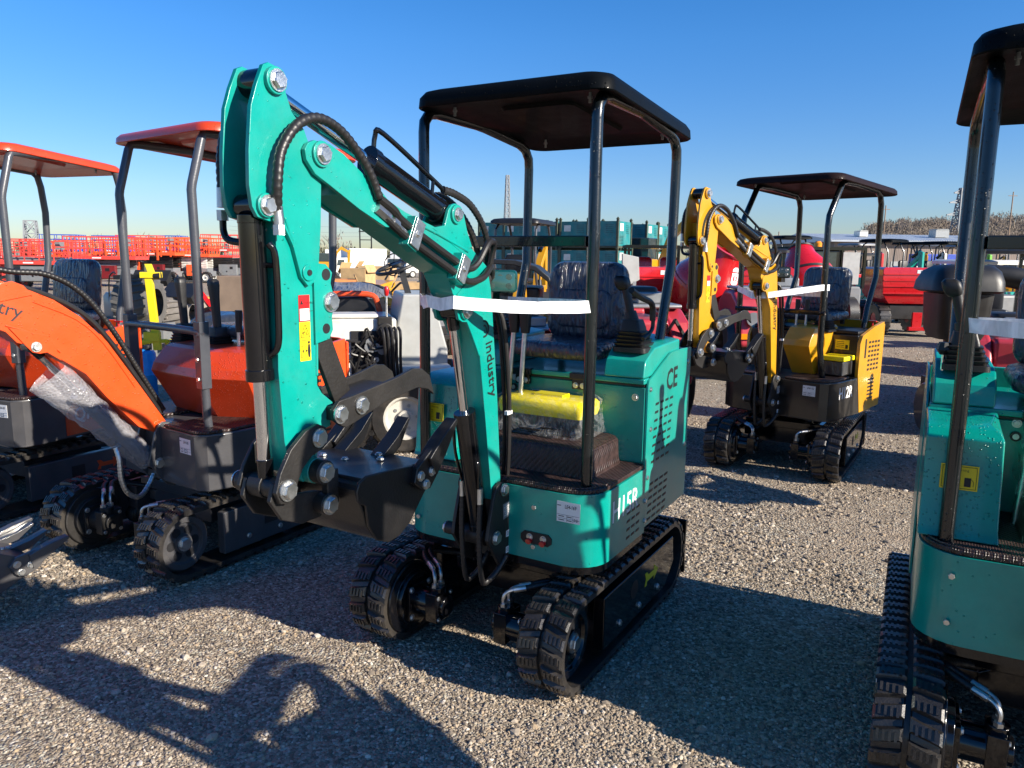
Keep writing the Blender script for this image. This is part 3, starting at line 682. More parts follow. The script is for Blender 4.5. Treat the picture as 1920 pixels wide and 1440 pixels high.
def bracket(root, mat=BLACKM, labels=True):
    b = B()
    for lo, hi in ((.070,.086), (-.086,-.070)): b.prism(BRACKET, 0, lo, hi)
    b.box(-.065,.065,.44,.52,.44,.73); b.cyl((-.11,.545,.735), (.086,.545,.735), .028); b.cyl((-.14,.60,.555), (.086,.60,.555), .026); b.cyl((-.05,.60,.555), (.05,.60,.555), .04)
    o = b.build('boom_bracket', mat, root, bevel=.004)
    bolt(o, (.088,.545,.735), (1,0,0), .020); bolt(o, (.088,.60,.555), (1,0,0), .022); bolt(o, (-.14,.60,.555), (-1,0,0), .02)
    if labels:
        pl = plate(o, 'rating_plate', GREYP, (.0868,.520,.645), (0,-1,.08), (0,.08,1), .050, .062, .001, (1,0,0))
        b = B()
        for i in range(6): b.obox((.0876,.520-.0006*i,.668-.0085*i), (.0002,0,0), (0,.019 if i % 2 else .014,-.0015), (0,.0,.0012))
        b.build('plate_lines', WHITE, pl)
        for z in (.545, .478):
            lb = plate(o, 'caution_label', WHITE, (.0868,.508,z), (0,-1,0), (0,0,1), .026, .026, .0008, (1,0,0))
            b = B()
            for i in range(3): b.obox((.0874,.508,z+.007-.006*i), (.0002,0,0), (0,.009,0), (0,0,.001))
            b.build('label_lines', GREYP, lb)
    return o

def body_h15(root, P, front_tag=True):
    # slewing platform with rounded front corners
    plan = [(-.455,-.02),(-.455,.36)]+[(-.455+.14-.14*math.cos(R(a)), .36+.14*math.sin(R(a))) for a in (15,30,45,60,75)]+[(-.315,.50),(.32,.50)]+[(.32+.14*math.sin(R(a)), .36+.14*math.cos(R(a))) for a in (15,30,45,60,75)]+[(.46,.36),(.46,-.02)]
    b = B(); b.prism(plan, 2, .457, .745); slots(b, .46, 4, .17, .052, 3, .60, .035, w=.036, h=.011); pf = b.build('platform_body', [P, INK], root, bevel=.0012)
    b = B(); b.prism(scale_poly(plan, 0, .2, .985), 2, .425, .4565); b.build('platform_base', BLACK, pf)
    for x, z in ((-.36,.68),(-.36,.53),(.20,.67),(.20,.51)): bolt(pf, (x,.50,z), (0,1,0), .010, washer=False)
    text(pf, 'model_lettering', 'H15R', WHITE, (.4605,.345,.605), (0,-1,0), (0,0,1), .125, wide=.95, bold=.010)
    b = B(); b.prism([(.16,.522),(.145,.535),(.145,.557),(.16,.57),(.265,.57),(.28,.557),(.28,.535),(.265,.522)], 1, .499, .506); pl = b.build('nipple_plate', BLACKP, pf)
    for x in (.185,.245): bolt(pl, (x,.506,.55), (0,1,0), .011); q = B(); q.cyl((x,.506,.537), (x,.52,.533), .012, n=10); q.build('red_cap', RED, pl)
    if front_tag: lot_tag(pf, (.348,.5012,.676), (1,0,0), (0,0,1), (0,1,0), .098, .080)
    # brown floor mat and step cover
    b = B(); b.prism(scale_poly(plan, 0, .2, .99), 2, .746, .765); mt = b.build('floor_mat', MAT, root, bevel=.006, seg=3)
    edge = [(x,y,.767) for x, y in scale_poly(plan, 0, .2, .965)]
    b = B(); b.tube([p for p in edge if p[1] > -.0], .004, n=5); b.build('mat_piping', MAT, mt)
    b = B(); b.loft([[(x,y,z) for x, y in rr(-.16-k,.35+k,.0,.33+k,.05,5)] for k, z in ((.012,.765),(.004,.80),(0,.865),(-.012,.877),(-.03,.880))]); st = b.build('step_cover', MAT, root, ang=45)
    b = B()
    for x0, x1 in ((-.05,.02),(.06,.13)): b.box(x0,x1,.205,.235,.8795,.8815)
    b.build('pedal_slot', INK, st)
    b = B(); b.obox((0.02,.20,.90), (.05,0,0), (0,.03,.01), (0,0,.004)); b.obox((.11,.19,.905), (.04,0,0), (0,.03,.014), (0,0,.004)); b.build('foot_pedal', BLACK, root, bevel=.002)
    # seat box
    b = B(); b.box(-.455,.45,-.55,-.005,.48,1.095); b.prism([(-.25,.77),(-.25,1.093),(.447,1.093),(.447,.77)], 1, -.004, .002)
    sb = b.build('seat_box', P, root, bevel=.005)
    b = B(); b.box(-.45,.445,-.54,.010,1.098,1.106); b.build('lid_gap', BLACKP, sb)
    b = B(); b.box(-.455,.45,-.55,.022,1.108,1.132); lid = b.build('seat_lid', P if True else P, root, bevel=.006)
    for x in (-.13,.155):
        b = B(); b.box(x-.035,x+.035,.004,.030,1.062,1.112); b.obox((x,.018,1.12), (.045,0,0), (0,.02,0), (0,0,.014)); hg = b.build('hinge', BLACK, lid, bevel=.003)
        for k in (-.017,.017): bolt(hg, (x+k,.030,1.08), (0,1,0), .010)
    for x, z in ((.405,1.05),(-.185,1.085)): bolt(sb, (x,.003,z), (0,1,0), .012)
    b = B(); b.cyl((-.185,.003,1.04), (-.185,.014,1.04), .017, n=20); ig = b.build('ignition_switch', BLACKP, sb)
    b = B(); b.cyl((-.185,.014,1.04), (-.185,.017,1.04), .010, n=14); b.box(-.187,-.183,.016,.022,1.033,1.047); b.build('ignition_ring', ZINC, ig)
    pl = plate(sb, 'control_diagram', WHITE, (-.045,.0032,1.012), (1,0,0), (0,0,1), .092, .048, .001, (0,1,0))
    b = B(); b.box(-.089,-.001,.0036,.0041,.990,1.034); b.build('diagram_field', INK, pl)
    b = B()
    for x in (-.072,-.018):
        b.box(x-.009,x+.009,.0041,.0046,1.0105,1.0135); b.box(x-.0012,x+.0012,.0041,.0046,1.000,1.024)
        for dx, dz in ((-.011,0),(.011,0),(0,.013),(0,-.013)): b.obox((x+dx,.0043,1.012+dz), (.0022,0,.0022), (.0022,0,-.0022), (0,.0003,0))
    for x in (-.051,-.045,-.039): b.box(x-.001,x+.001,.0041,.0046,1.002,1.022)
    b.build('diagram_symbols', WHITE, pl)
    # side panel with louvres
    PAN = [(-.000,.48),(.0,1.105),(-.012,1.125),(-.062,1.140),(-.18,1.185),(-.275,1.217),(-.42,1.220),(-.56,1.215),(-.56,.49)]
    b = B(); b.prism(PAN, 0, .452, .460)
    slots(b, .460, 8, -.115, .062, 4, 1.010, .036, w=.040, h=.0105, shift=-.004)
    slots(b, .460, 6, -.085, .062, 4, .660, .031, w=.042, h=.0105, shift=-.004)
    sp = b.build('side_panel', [P, INK], root)
    text(sp, 'ce_mark', 'CE', INK, (.4606,-.225,1.052), (0,-1,.03), (0,0,1), .13, wide=.95, bold=.022)
    for y, z in ((-.025,1.085),(-.045,.91),(-.03,.70),(-.015,.60),(-.02,.51),(-.52,1.15),(-.52,.75)): bolt(sp, (.460,y,z), (1,0,0), .009)
    b = B(); b.prism(PAN, 0, -.465, -.457); b.build('side_panel', P, root, bevel=.002)
    b = B(); b.prism([(-.45,.49),(-.45,1.20),(-.40,1.21),(.40,1.21),(.45,1.20),(.45,.49)], 1, -.575, -.552); b.build('rear_panel', P, root, bevel=.004)
    # fuel tank cover beside the driver's feet
    b = B(); b.loft([[(x,y,z) for x, y in ((-.462,.02),(-.462,.36+k),(-.250+k*.3,.36+k),(-.245,.02))] for k, z in ((.045,.766),(.03,.80),(.005,1.085),(-.02,1.105),(-.10,1.12))]); ft = b.build('tank_cover', TEALW if P is TEAL else P, root, bevel=.006)
    b = B(); b.lathe((-.315,.20,1.1165), (0,0,1), [(0,.001),(0,.05),(.001,.05),(.001,.001)], n=24); o = b.build('filler_hole', INK, ft); 
    lb = plate(ft, 'fuel_label', YDECAL, (-.362,.389,.965), (1,0,0), (0,-.09,1), .104, .078, .0012, (0,1,.09))
    b = B(); f = lambda x, z, s=0: (x, .3900-(z-.965)*.09, z)
    for x0, z0, x1, z1 in ((-.409,.931,-.315,.931),(-.409,.999,-.315,.999),(-.409,.931,-.409,.999),(-.315,.931,-.315,.999)): b.beam(f(x0,z0), f(x1,z1), .0012, .0016, up=(0,1,0))
    for z, l in ((.975,.035),(.965,.035),(.955,.03),(.945,.035),(.937,.03)): b.beam(f(-.40,z), f(-.40+l,z), .0012, .0018, up=(0,1,0))
    b.obox(f(-.338,.952), (.009,0,0), (0,-.0013,.014), (0,.0008,0)); b.beam(f(-.328,.962), f(-.322,.955), .0012, .002, up=(0,1,0)); b.beam(f(-.322,.955), f(-.322,.940), .0012, .002, up=(0,1,0))
    b.build('label_print', INK, lb)
    text(lb, 'label_text', 'Warning', INK, f(-.375,.985), (1,0,0), (0,-.09,1), .011)
    # control pods
    for s in (-1, 1):
        x0, x1 = (.265,.448) if s > 0 else (-.448,-.255)
        b = B(); b.loft([[(x,y,z) for x, y in ((x0,-.42),(x0,yf),(x1,yf),(x1,-.42))] for yf, z in ((.024,1.133),(.014,1.185),(.005,1.205))]+[[(x0,-.42,1.29),(x0,-.10,1.275),(x1,-.10,1.255),(x1,-.42,1.265)]])
        pd = b.build('control_pod', P, root, bevel=.008)
        joystick(root, (x0+x1)/2, -.09, 1.235 if s > 0 else 1.25)
    # handrail
    b = B(); b.tube([(.45,.06,1.305),(.455,.0,1.325),(.455,-.035,1.355),(.455,-.012,1.444),(.45,.10,1.475),(.45,.199,1.505)], .0085, sub=6); hr = b.build('hand_lever', BLACKM, root)
    b = B(); b.tube([(.455,-.030,1.375),(.455,-.012,1.444),(.45,.10,1.475),(.45,.205,1.507)], .0125, sub=5); b.build('lever_sleeve', BLACKP, hr)
    for x0, x1 in ((-.172,-.132),(-.104,-.078)):
        b = B(); b.cyl((x0,.12,.76), (x1,.10,1.34), .0115, n=12); lv = b.build('travel_lever', ZINC, root)
        b = B(); b.loft([[(x1+a*k,.10+c*k,1.30+h) for a, c in rr(-.022,.022,-.018,.018,.008,3)] for h, k in ((0,.75),(.03,.95),(.06,1.0),(.10,1.25),(.112,1.0))]); b.build('lever_grip', BLACKP, lv)
    # battery under a yellow lid
    b = B(); b.box(-.14,.235,.03,.175,.88,.975); bt = b.build('battery', FILM, root, bevel=.01)
    b = B(); b.loft([[(x,y,z) for x, y in rr(-.15-k,.245+k,.012-k,.20+k,.02,3)] for k, z in ((.0,.965),(.006,.985),(.006,1.018),(-.004,1.030),(-.02,1.036))]); b.box(-.02,.12,.05,.12,1.036,1.045)
    b.build('battery_lid', YLID, bt, ang=40)
    b = B(); b.loft([[(x+.01*math.sin(i*2.3+z*50),y+.012*math.sin(i*1.7+z*40),z) for i, (x, y) in enumerate(rr(-.16-k,.255+k,.0-k,.205+k,.04,6))] for k, z in ((.02,.885),(.016,.92),(.012,.95),(.010,1.0),(.006,1.03),(-.01,1.047),(-.04,1.052))], cap=False); b.build('protective_film', CFILM, bt, ang=80)

def hood(root, mat, x0, x1, y0=.36, flip=1, z0=.765, z1=1.12):
    """faceted plastic fender in front of the driver"""
    P = lambda k, dy: [(x0+.02*k, -.10), (x0+.02*k, y0-dy), ((x0+x1)/2+.09 if flip > 0 else x0+.10, y0-dy), (x1-.03*k, y0-dy-.13), (x1-.02*k, -.10)]
    if flip < 0: P = lambda k, dy: [(x1-.02*k, -.10), (x1-.02*k, y0-dy), (x1-.20, y0-dy), (x0+.03*k, y0-dy-.13), (x0+.02*k, -.10)]
    b = B(); b.loft([[(x,y,z) for x, y in P(k, dy)] for k, dy, z in ((1.7,.12,z0-.02),(.0,.0,z0+.21),(.0,.015,z1-.10),(.5,.085,z1-.012),(.9,.12,z1),(1.0,.20,z1+.004))])
    return b.build('fender_hood', mat, root, bevel=.005, ang=12)

def body_common(root, skirt, side, hoodm, tagtxt, model=None, hx=.43, ry=-.42, front_lab=True, guard=None):
    plan = [(-.455,-.30),(-.455,.33),(-.42,.42),(-.30,.50),(.40,.50),(.45,.46),(.475,.34),(.475,-.02),(.475,-.30)]
    b = B(); b.prism(plan, 2, .44, .735); pf = b.build('platform_body', skirt, root, bevel=.012, seg=3)
    b = B(); b.prism([(.12,.50),(.40,.498),(.452,.455),(.47,.34),(.455,.12),(.12,.12)], 2, .736, .752); mt = b.build('floor_mat', MAT, root, bevel=.005)
    b = B(); b.prism([(-.45,.33),(-.42,.41),(-.30,.49),(-.12,.49),(-.12,.12),(-.45,.12)], 2, .736, .752); b.build('floor_mat', MAT, root, bevel=.005)
    lot_tag(pf, (.32,.5012,.665), (1,0,0), (0,0,1), (0,1,0), .098, .078, num=tagtxt, low='')
    if model: text(pf, 'model_lettering', model, WHITE, (.4762,.335,.60), (0,-1,0), (0,0,1), .125, wide=.82, bold=.02)
    b = B(); b.box(-.455,.452,ry+.02,.0,.50,1.06); eb = b.build('engine_box', CHAR if skirt is CHAR else SKIRTB, root, bevel=.01)
    for s in (-1, 1):
        lo, hi = sorted((s*.453, s*.478))
        b = B(); b.prism([(-.06,.45),(.02,.76),(.02,1.0),(-.02,1.06),(-.24,1.12),(ry,1.15),(ry-.01,.47)], 0, lo, hi)
        if s > 0:
            slots(b, .478, 7, -.16, .058, 4, 1.0, .036, w=.040, h=.018); slots(b, .478, 6, -.24, .09, 1, .70, .03, w=.12, h=.014)
            b.m = 1; b.box(.4775,.479,-.10,-.07,.88,1.03)
        b.build('side_panel', [side, INK], root, bevel=.001)
    b = B(); b.prism([(-.475,.47),(-.475,1.13),(-.40,1.15),(.40,1.15),(.475,1.13),(.475,.47)], 1, ry-.03, ry-.012); b.build('rear_panel', side, root, bevel=.006)
    b = B(); b.box(-.44,.44,ry+.03,-.02,1.061,1.09); b.build('engine_cover', BLACKP, root, bevel=.01)
    lb = plate(root, 'fuel_label', YDECAL if side is YELLOW else WHITE, (.33,.0016,.98), (1,0,0), (0,0,1), .11, .075, .001, (0,1,0))
    b = B()
    for i in range(4): b.box(.285,.345,.0024,.0028,1.0-.014*i,1.004-.014*i)
    b.box(.355,.375,.0024,.0028,.95,.98); b.build('label_print', INK, lb)
    hood(root, hoodm, -.29 if hx > .3 else .0, hx, y0=.33)
    seat(root, yb=-.36, z=1.13)
    for x in (-.38, -.04) if hx > .3 else (-.22, .20): joystick(root, x, .06, 1.08, tilt=(-.04,.03), tall=hx > .3)
    b = B(); b.tube([(.43,-.30,1.10),(.43,-.30,1.15)], .008); b.box(.40,.46,-.31,-.29,1.15,1.16); b.build('red_lever', RED, root)
    for x0 in (.16, .24) if hx > .3 else (-.03, .05):
        b = B(); b.cyl((x0,.08,.76), (x0,.06,1.22), .010, n=12); lv = b.build('travel_lever', ZINC, root); b = B(); b.cyl((x0,.06,1.20), (x0,.055,1.32), .017, .02, n=12); b.build('lever_grip', BLACKP, lv)
    if hx < .3:
        b = B(); b.box(.27,.44,.04,.22,.76,.87); bt = b.build('battery', FILM, root, bevel=.01)
        b = B(); b.box(.26,.45,.03,.23,.872,.91); b.build('battery_lid', YLID, bt, bevel=.008)
# ------------------------------------------------------------------ excavators
G.f = staticmethod(mirror); G.mir = True
def root_at(name, X, Y, yaw, label, group=None):
    o = empty(name, (X, Y, 0), PI-R(yaw), label, 'excavator', group)
    return o
GRP = 'mini excavators lined up on the gravel'
PF_S = [(.42,.755),(.42,2.12),(.415,2.16),(.385,2.195),(.33,2.205),(.0,2.205)]
PR_S = [(-.30,1.12),(-.33,1.27),(-.44,1.60),(-.45,2.06),(-.445,2.11),(-.41,2.15),(-.35,2.17),(.0,2.205)]

main = root_at('mini_excavator', .173, 3.40, 30.4, 'teal mini excavator with raised boom and black canopy, whole in the centre of the photo', GRP)
undercarriage(main); body_h15(main, TEAL); bracket(main); boom_up(main, TEAL)
posts(main, POSTB, PF_S, PR_S)
canopy(main, CANB, -.405, .435, -.60, .50, 2.20, 2.165, h=.072, skew=.04, cr=.075)
b = B(); b.box(-.36,.36,.40,.44,1.668,1.708); b.build('cross_bar', POSTB, main, bevel=.004)
seat(main, yb=-.35, z=1.165); strap(main)

tx = root_at('mini_excavator', 1.905, 2.51, 27.5, 'nearest teal mini excavator, cut off by the right edge of the photo', GRP)
undercarriage(tx); body_h15(tx, TEAL, front_tag=False); bracket(tx, labels=False); boom_up(tx, TEAL)
posts(tx, POSTB, PF_S, PR_S); canopy(tx, CANB, -.45, .43, -.60, .52, 2.205, 2.165, h=.075, cr=.085)
b = B(); b.box(-.36,.36,.40,.44,1.668,1.708); b.build('cross_bar', POSTB, tx, bevel=.004)
seat(tx, yb=-.35, z=1.165); strap(tx, z=1.445)
b = B(); b.cyl((-.425,-.06,1.13), (-.425,-.06,1.31), .006, n=10); tl_ = b.build('throttle_lever', CHROME, tx)
b = B(); b.cyl((-.425,-.06,1.30), (-.425,-.06,1.318), .012, .024, n=8); b.cyl((-.425,-.06,1.318), (-.425,-.06,1.345), .026, .018, n=8); b.build('lever_knob', BLACKP, tl_)

yl = root_at('mini_excavator', 2.36, 6.25, 46, 'yellow mini excavator with raised boom and brown canopy', GRP)
undercarriage(yl, d=14.4); body_common(yl, SKIRTB, YELLOW, YELLOW, 'LN4-152', 'H12R', hx=.25); bracket(yl); boom_up(yl, YELLOW, main=False)
PF_B = [(.33,.74),(.36,.80),(.42,1.0),(.42,1.25),(.44,1.88),(.43,1.95),(.26,2.19),(.20,2.205),(0,2.205)]
PR_B = [(-.36,1.08),(-.40,1.25),(-.52,1.50),(-.50,2.08),(-.47,2.14),(-.40,2.18),(0,2.205)]
posts(yl, POSTB, PF_B, PR_B, w=.34)
canopy(yl, ROOFM, -.43, .43, -.66, .50, 2.20, 2.15)
b = B(); b.tube([(.34,.40,1.22),(.34,.425,1.235),(.31,.43,1.245),(-.31,.43,1.245),(-.34,.425,1.235),(-.34,.40,1.22)], .018, sub=3); b.build('guard_bar', POSTB, yl)
b = B(); zz = 1.385
b.loft([[(x,y,zz-.025+dz), (x,y,zz+.02+dz), (x,y+.003,zz+.02+dz), (x,y+.003,zz-.025+dz)] for x, y, dz in ((-.37,.40,.02),(-.345,.46,.02),(-.062,.735,-.02),(.064,.735,-.01),(.345,.455,.05),(.37,.40,.05))])
b.loft([[(x,y,zz-.025), (x,y,zz+.02), (x,y+.003,zz+.02), (x,y+.003,zz-.025)] for x, y in ((-.35,.385),(.35,.385))]); b.build('plastic_strap', STRAPW, yl)

PF_O = [(.385,.74),(.39,.80),(.40,1.25),(.41,1.93),(.405,1.96),(.345,2.17),(.33,2.20),(.28,2.205),(0,2.205)]
PR_O = [(-.36,1.08),(-.37,1.20),(-.45,1.55),(-.46,1.90),(-.44,2.08),(-.42,2.15),(-.38,2.18),(0,2.205)]
def orange_kit(o, d, tagtxt, off=(0,0), w=.35, rim=(-.49,.46,-.60,.38)):
    undercarriage(o, d=d, off=off, frame=CHAR, arrow=ORANGE, spokes=True)
    body_common(o, CHAR, ORANGE, ORANGEP, tagtxt)
    posts(o, POSTG, PF_O, PR_O, w=w); canopy(o, ORANGEP, *rim, 2.205, 2.15)
    b = B(); b.tube([(-.36,.40,.98),(-.36,.405,1.20),(-.34,.41,1.23),(-.30,.41,1.24),(.30,.41,1.24),(.36,.41,1.215)], .020, sub=4, n=12); b.build('guard_bar', POSTG, o)
    for x in (-w, w):
        b = B(); b.box(x-.028,x+.028,.37,.425,.95,1.29); br = b.build('post_sleeve', POSTG, o, bevel=.004)
        for z in (1.0, 1.10): bolt(br, (x,.427,z), (0,1,0), .010)
oa = root_at('mini_excavator', -1.599, 4.362, 36.8, 'orange mini excavator with charcoal body and lowered boom, just left of the centre', GRP)
orange_kit(oa, 6.8, 'LE4-165', off=(-.079,.057))
G.f = staticmethod(lambda v: mirror((v[0], v[1]-.085, v[2]-.012))); bracket(oa, CHAR); G.f = staticmethod(mirror)
BL = [(.42,.695),(.45,.750),(.579,.963),(.723,1.194),(.838,1.320),(.95,1.405),(1.04,1.448),(1.5,1.63),(1.95,1.71),(2.0,1.62),(1.58,1.50),(1.24,1.31),(1.16,1.27),(1.12,1.22),(1.02,1.185),(.905,1.10),(.834,1.045),(.743,.917),(.594,.743),(.483,.685)]
for_y = .04
b = B(); b.prism(BL, 0, -.055, .055)
for s in (-1, 1):
    lo, hi = sorted((s*.05, s*.062)); b.prism([(1.04,1.43),(1.075,1.475),(1.12,1.495),(1.165,1.485),(1.21,1.45),(1.20,1.40)], 0, lo, hi); b.prism([(.94,1.12),(1.00,1.165),(1.03,1.162),(1.06,1.17),(1.085,1.20),(1.15,1.29),(.98,1.24)], 0, lo, hi)
    b.tube([(s*.056,1.16,1.30),(s*.056,1.04,1.25),(s*.056,.94,1.16)], .005, n=6, sub=3); b.tube([(s*.056,.60,.95),(s*.056,.74,1.185),(s*.056,.86,1.31),(s*.056,1.04,1.40)], .004, n=6, sub=3)
ob = b.build('boom', ORANGE, oa, bevel=.005)
bolt(ob, (.064,1.045,1.195), (1,0,0), .018)
text(ob, 'boom_lettering', 'Gindustry', INK, (.0562,1.415,1.448), (0,-.93,-.36), (0,-.36,.93), .085, bold=.008)
b = B(); b.tube([(.03,1.45,1.56),(.03,1.20,1.50),(.03,1.0,1.44),(.03,.83,1.345),(.03,.71,1.21),(.03,.56,.965),(.03,.46,.79)], .013, sub=5); b.tube([(0,1.5,1.66),(0,1.15,1.545),(0,.95,1.52),(0,.80,1.43),(0,.67,1.25),(0,.52,.97),(0,.43,.80)], .014, sub=6, rib=.018)
b.build('hydraulic_hose', HOSE, oa)
c = hyd(oa, (0,.516,.53), (0,1.045,1.195), .62, .042, .018)
a, e = Vector((0,.516,.53)), Vector((0,1.045,1.195)); dd = (e-a); pr = Vector((0,-dd.z,dd.y)).normalized()
b = B(); rings = []
random.seed(3)
for i in range(13):
    t = .02+.80*i/12; p = a+dd*t; k = .055+.085*i/12
    rings.append([p+Vector((1,0,0))*math.cos(q*PI/9)*(.062+.006*math.sin(q*3+i))+pr*math.sin(q*PI/9)*((.05 if q < 9 else k)+.010*math.sin(q*2.3+i*1.9)) for q in range(18)])
b.loft(rings, cap=False); bw = b.build('bubble_wrap', BUBBLE, oa, ang=80)
b = B(); b.tube([(.07,.725,.66),(.09,.722,.60),(.09,.718,.496),(.09,.69,.42),(.08,.63,.385),(.05,.566,.418),(.03,.52,.47)], .013, sub=7, rib=.018); b.build('hydraulic_hose', ZINC, oa)
b = B(); b.prism([(1.93,1.78),(2.06,1.72),(1.70,.42),(1.62,.20),(1.55,.22),(1.60,.50)], 0, -.05, .05); b.build('stick', ORANGE, oa, bevel=.005)
ca, sa = math.cos(R(21)), math.sin(R(21))
oldf = G.f; G.f = staticmethod(lambda v: mirror((v[0], 1.255+(v[1]-1.222)*ca-(v[2]-.972)*sa, .25+(v[1]-1.222)*sa+(v[2]-.972)*ca))); bucket(oa, CHAR); G.f = staticmethod(oldf)

oB = root_at('mini_excavator', -3.22, 5.15, 20.4, 'orange mini excavator behind the big orange boom, cut off by the left edge', GRP)
orange_kit(oB, -8, 'LE4-163', w=.37, rim=(-.40,.40,-.50,.42))
b = B(); b.prism([(.20,.46),(.20,.60),(.14,.665),(.0,.69),(-.28,.69),(-.28,.46)], 0, .474, .4785); pp = b.build('model_panel', ORANGEP, oB)
text(pp, 'model_lettering', 'QH12', WHITE, (.4790,.14,.545), (0,-1,0), (0,0,1), .12, wide=.9, bold=.02)
b = B(); b.tube([(-.30,.40,1.15),(-.10,.62,1.40),(.10,.70,1.35),(.30,.55,1.15)], .014, sub=8, rib=.018); b.build('hydraulic_hose', HOSE, oB)

yc = copy_tree(yl); put(yc, 4.35, 5.25, 0, 180-42, 'yellow mini excavator standing beyond the right edge beside the other yellow one')
G.f = staticmethod(plain); G.mir = False

# ------------------------------------------------------------------ background machines (local -y faces the camera)
def wheel(parent, x, y, r, w, rim, name='wheel', tread=True):
    b = B(); b.lathe((x,y-w/2,r), (0,1,0), [(0,r*.62),(0,r*.92),(w*.12,r),(w*.88,r),(w,r*.92),(w,r*.62)], n=28)
    if tread:
        for i in range(16):
            a = 2*PI*i/16; d = Vector((math.cos(a),0,math.sin(a))); t = Vector((-math.sin(a),0,math.cos(a)))
            b.obox(Vector((x,y-w*.22,r))+d*r*.99, t*r*.07, (0,w*.24,0), d*r*.045); b.obox(Vector((x,y+w*.22,r))+d*r*.99+t*r*.18, t*r*.07, (0,w*.24,0), d*r*.045)
    o = b.build(name, RUBBER, parent)
    b = B(); b.lathe((x,y-w*.44,r), (0,1,0), [(0,r*.62),(.0,r*.56),(w*.2,r*.48),(w*.2,r*.22),(w*.05,r*.2),(w*.05,.001)], n=24)
    if r > .25 and tread:
        b.m = 1; b.cyl((x,y-w*.44,r), (x,y-w*.30,r), r*.13, n=14)
        for k in range(5): a = 2*PI*k/5; b.cyl((x+r*.33*math.cos(a),y-w*.27,r+r*.33*math.sin(a)), (x+r*.33*math.cos(a),y-w*.21,r+r*.33*math.sin(a)), r*.05, n=6)
        b.m = 0; b.lathe((x,y+w*.44,r), (0,-1,0), [(0,r*.62),(0,r*.56),(w*.2,r*.48),(w*.2,.001)], n=20)
    b.build('rim', [rim, STEELG], o)
    return o

DKRED = paint('dark red panel', (.16, .012, .015), .4, var=.1)
def scissor_lift(pc, rim, L, H, body, label, z0=1.35, extra=0, sbox=None, arms=None):
    t = empty('scissor_lift', (0,0,0), 0, label, 'scissor lift', 'scissor lifts parked in rows')
    W = 1.5
    b = B(); b.box(-L*.42,L*.42,-.55,.55,.35,.62); b.box(-L*.36,L*.36,-.40,.40,.62,.80); b.build('chassis', GREYP, t)
    b = B(); b.box(-L*.17,L*.20,-.74,-.50,.38,.98); sb = b.build('side_box', sbox or body, t, bevel=.02)
    b = B(); b.box(L*.06,L*.12,-.745,-.74,.72,.86); b.box(-.05,.02,-.745,-.74,.55,.63); b.build('box_opening', INK, sb)
    for sx in (-1, 1):
        for sy in (-1, 1): wheel(t, sx*L*.38, sy*.66, .30, .24, rim)
    b = B()
    for k in range(4):
        z = .82+.13*k
        for y in (-.42,.42): b.beam((-L*.36,y,z), (L*.36,y,z+.11), .05, .09); b.beam((L*.36,y*.9,z), (-L*.36,y*.9,z+.11), .05, .09)
    b.beam((0,-.42,1.08), (0,.42,1.08), .05); b.beam((0,-.42,.88), (0,.42,.88), .05)
    b.build('scissor_arms', arms or (GREYP if body is not OFFWHITE else OFFWHITE), t)
    b = B(); b.box(-L*.5,L*.5,-W/2,W/2,z0,z0+.16); b.box(-L*.52,-L*.44,-W/2-.02,W/2+.02,z0-.05,z0+.20); p = b.build('platform', pc, t, bevel=.01)
    b = B(); b.box(-.35,.05,-W/2-.005,-W/2,z0+.05,z0+.10); b.build('platform_print', WHITE, p)
    b = B(); n = int(L/.5)
    for y in (-W/2+.02, W/2-.02):
        for i in range(n+1): b.beam((-L/2+L*i/n,y,z0+.1), (-L/2+L*i/n,y,H), .036)
        for z in (z0+.50, (z0+H)/2+.25, H): b.beam((-L/2,y,z), (L/2,y,z), .042)
    for x in (-L/2, L/2, L*.28):
        for yy in (-.35,0,.35): b.beam((x,yy,z0+.1), (x,yy,H), .034)
        for z in (z0+.50, (z0+H)/2+.25, H): b.beam((x,-W/2,z), (x,W/2,z), .04)
    if extra:
        for x in (-L*.2, L*.1): b.beam((x,-W/2-.03,z0-.25), (x,-W/2-.03,H-.1), .09, .06)
    b.build('guardrail', pc, p)
    b = B(); b.box(L*.30,L*.36,-.55,-.15,z0+.62,z0+.95); b.build('control_box', GREYP, p)
    b = B(); b.box(-L*.47,-L*.43,-.5,.5,.5,1.1); b.build('ladder', pc, t)
    return t
def wx(u, Y): return (u-963)/1442*Y*.9865
L1 = scissor_lift(SCRED, SCRED, 2.9, 2.0, GREYP, 'red scissor lift with a grey engine box, leftmost in the front row', z0=1.05)
put(L1, wx(76,32.5), 32.5, 0, 4, L1['label'])
L2 = scissor_lift(SCRED, SCRED, 3.2, 2.28, LGREY, 'long red scissor lift with dark red box, second from the left', z0=1.25, sbox=DKRED); put(L2, wx(190,36), 36.5, 0, 3, L2['label'])
L3 = scissor_lift(SCORANGE, BLACKP, 2.3, 2.35, GREYP, 'narrow orange scissor lift with hanging masts, third from the left', z0=1.45, extra=1, sbox=DKRED, arms=BLACKM); put(L3, wx(293,41), 41.5, 0, -3, L3['label'])
L4 = scissor_lift(SCORANGE, OFFWHITE, 1.9, 2.4, OFFWHITE, 'orange scissor lift with white chassis and white wheels', z0=1.4, sbox=SCORANGE); put(L4, wx(362,42), 42.5, 0, 0, L4['label'])
L5 = scissor_lift(SCRED, SCRED, 2.7, 2.62, GREYP, 'red scissor lift with grey body right behind the teal stick', z0=1.7, arms=BLACKM); put(L5, wx(425,44), 44.5, 0, 4, L5['label'])
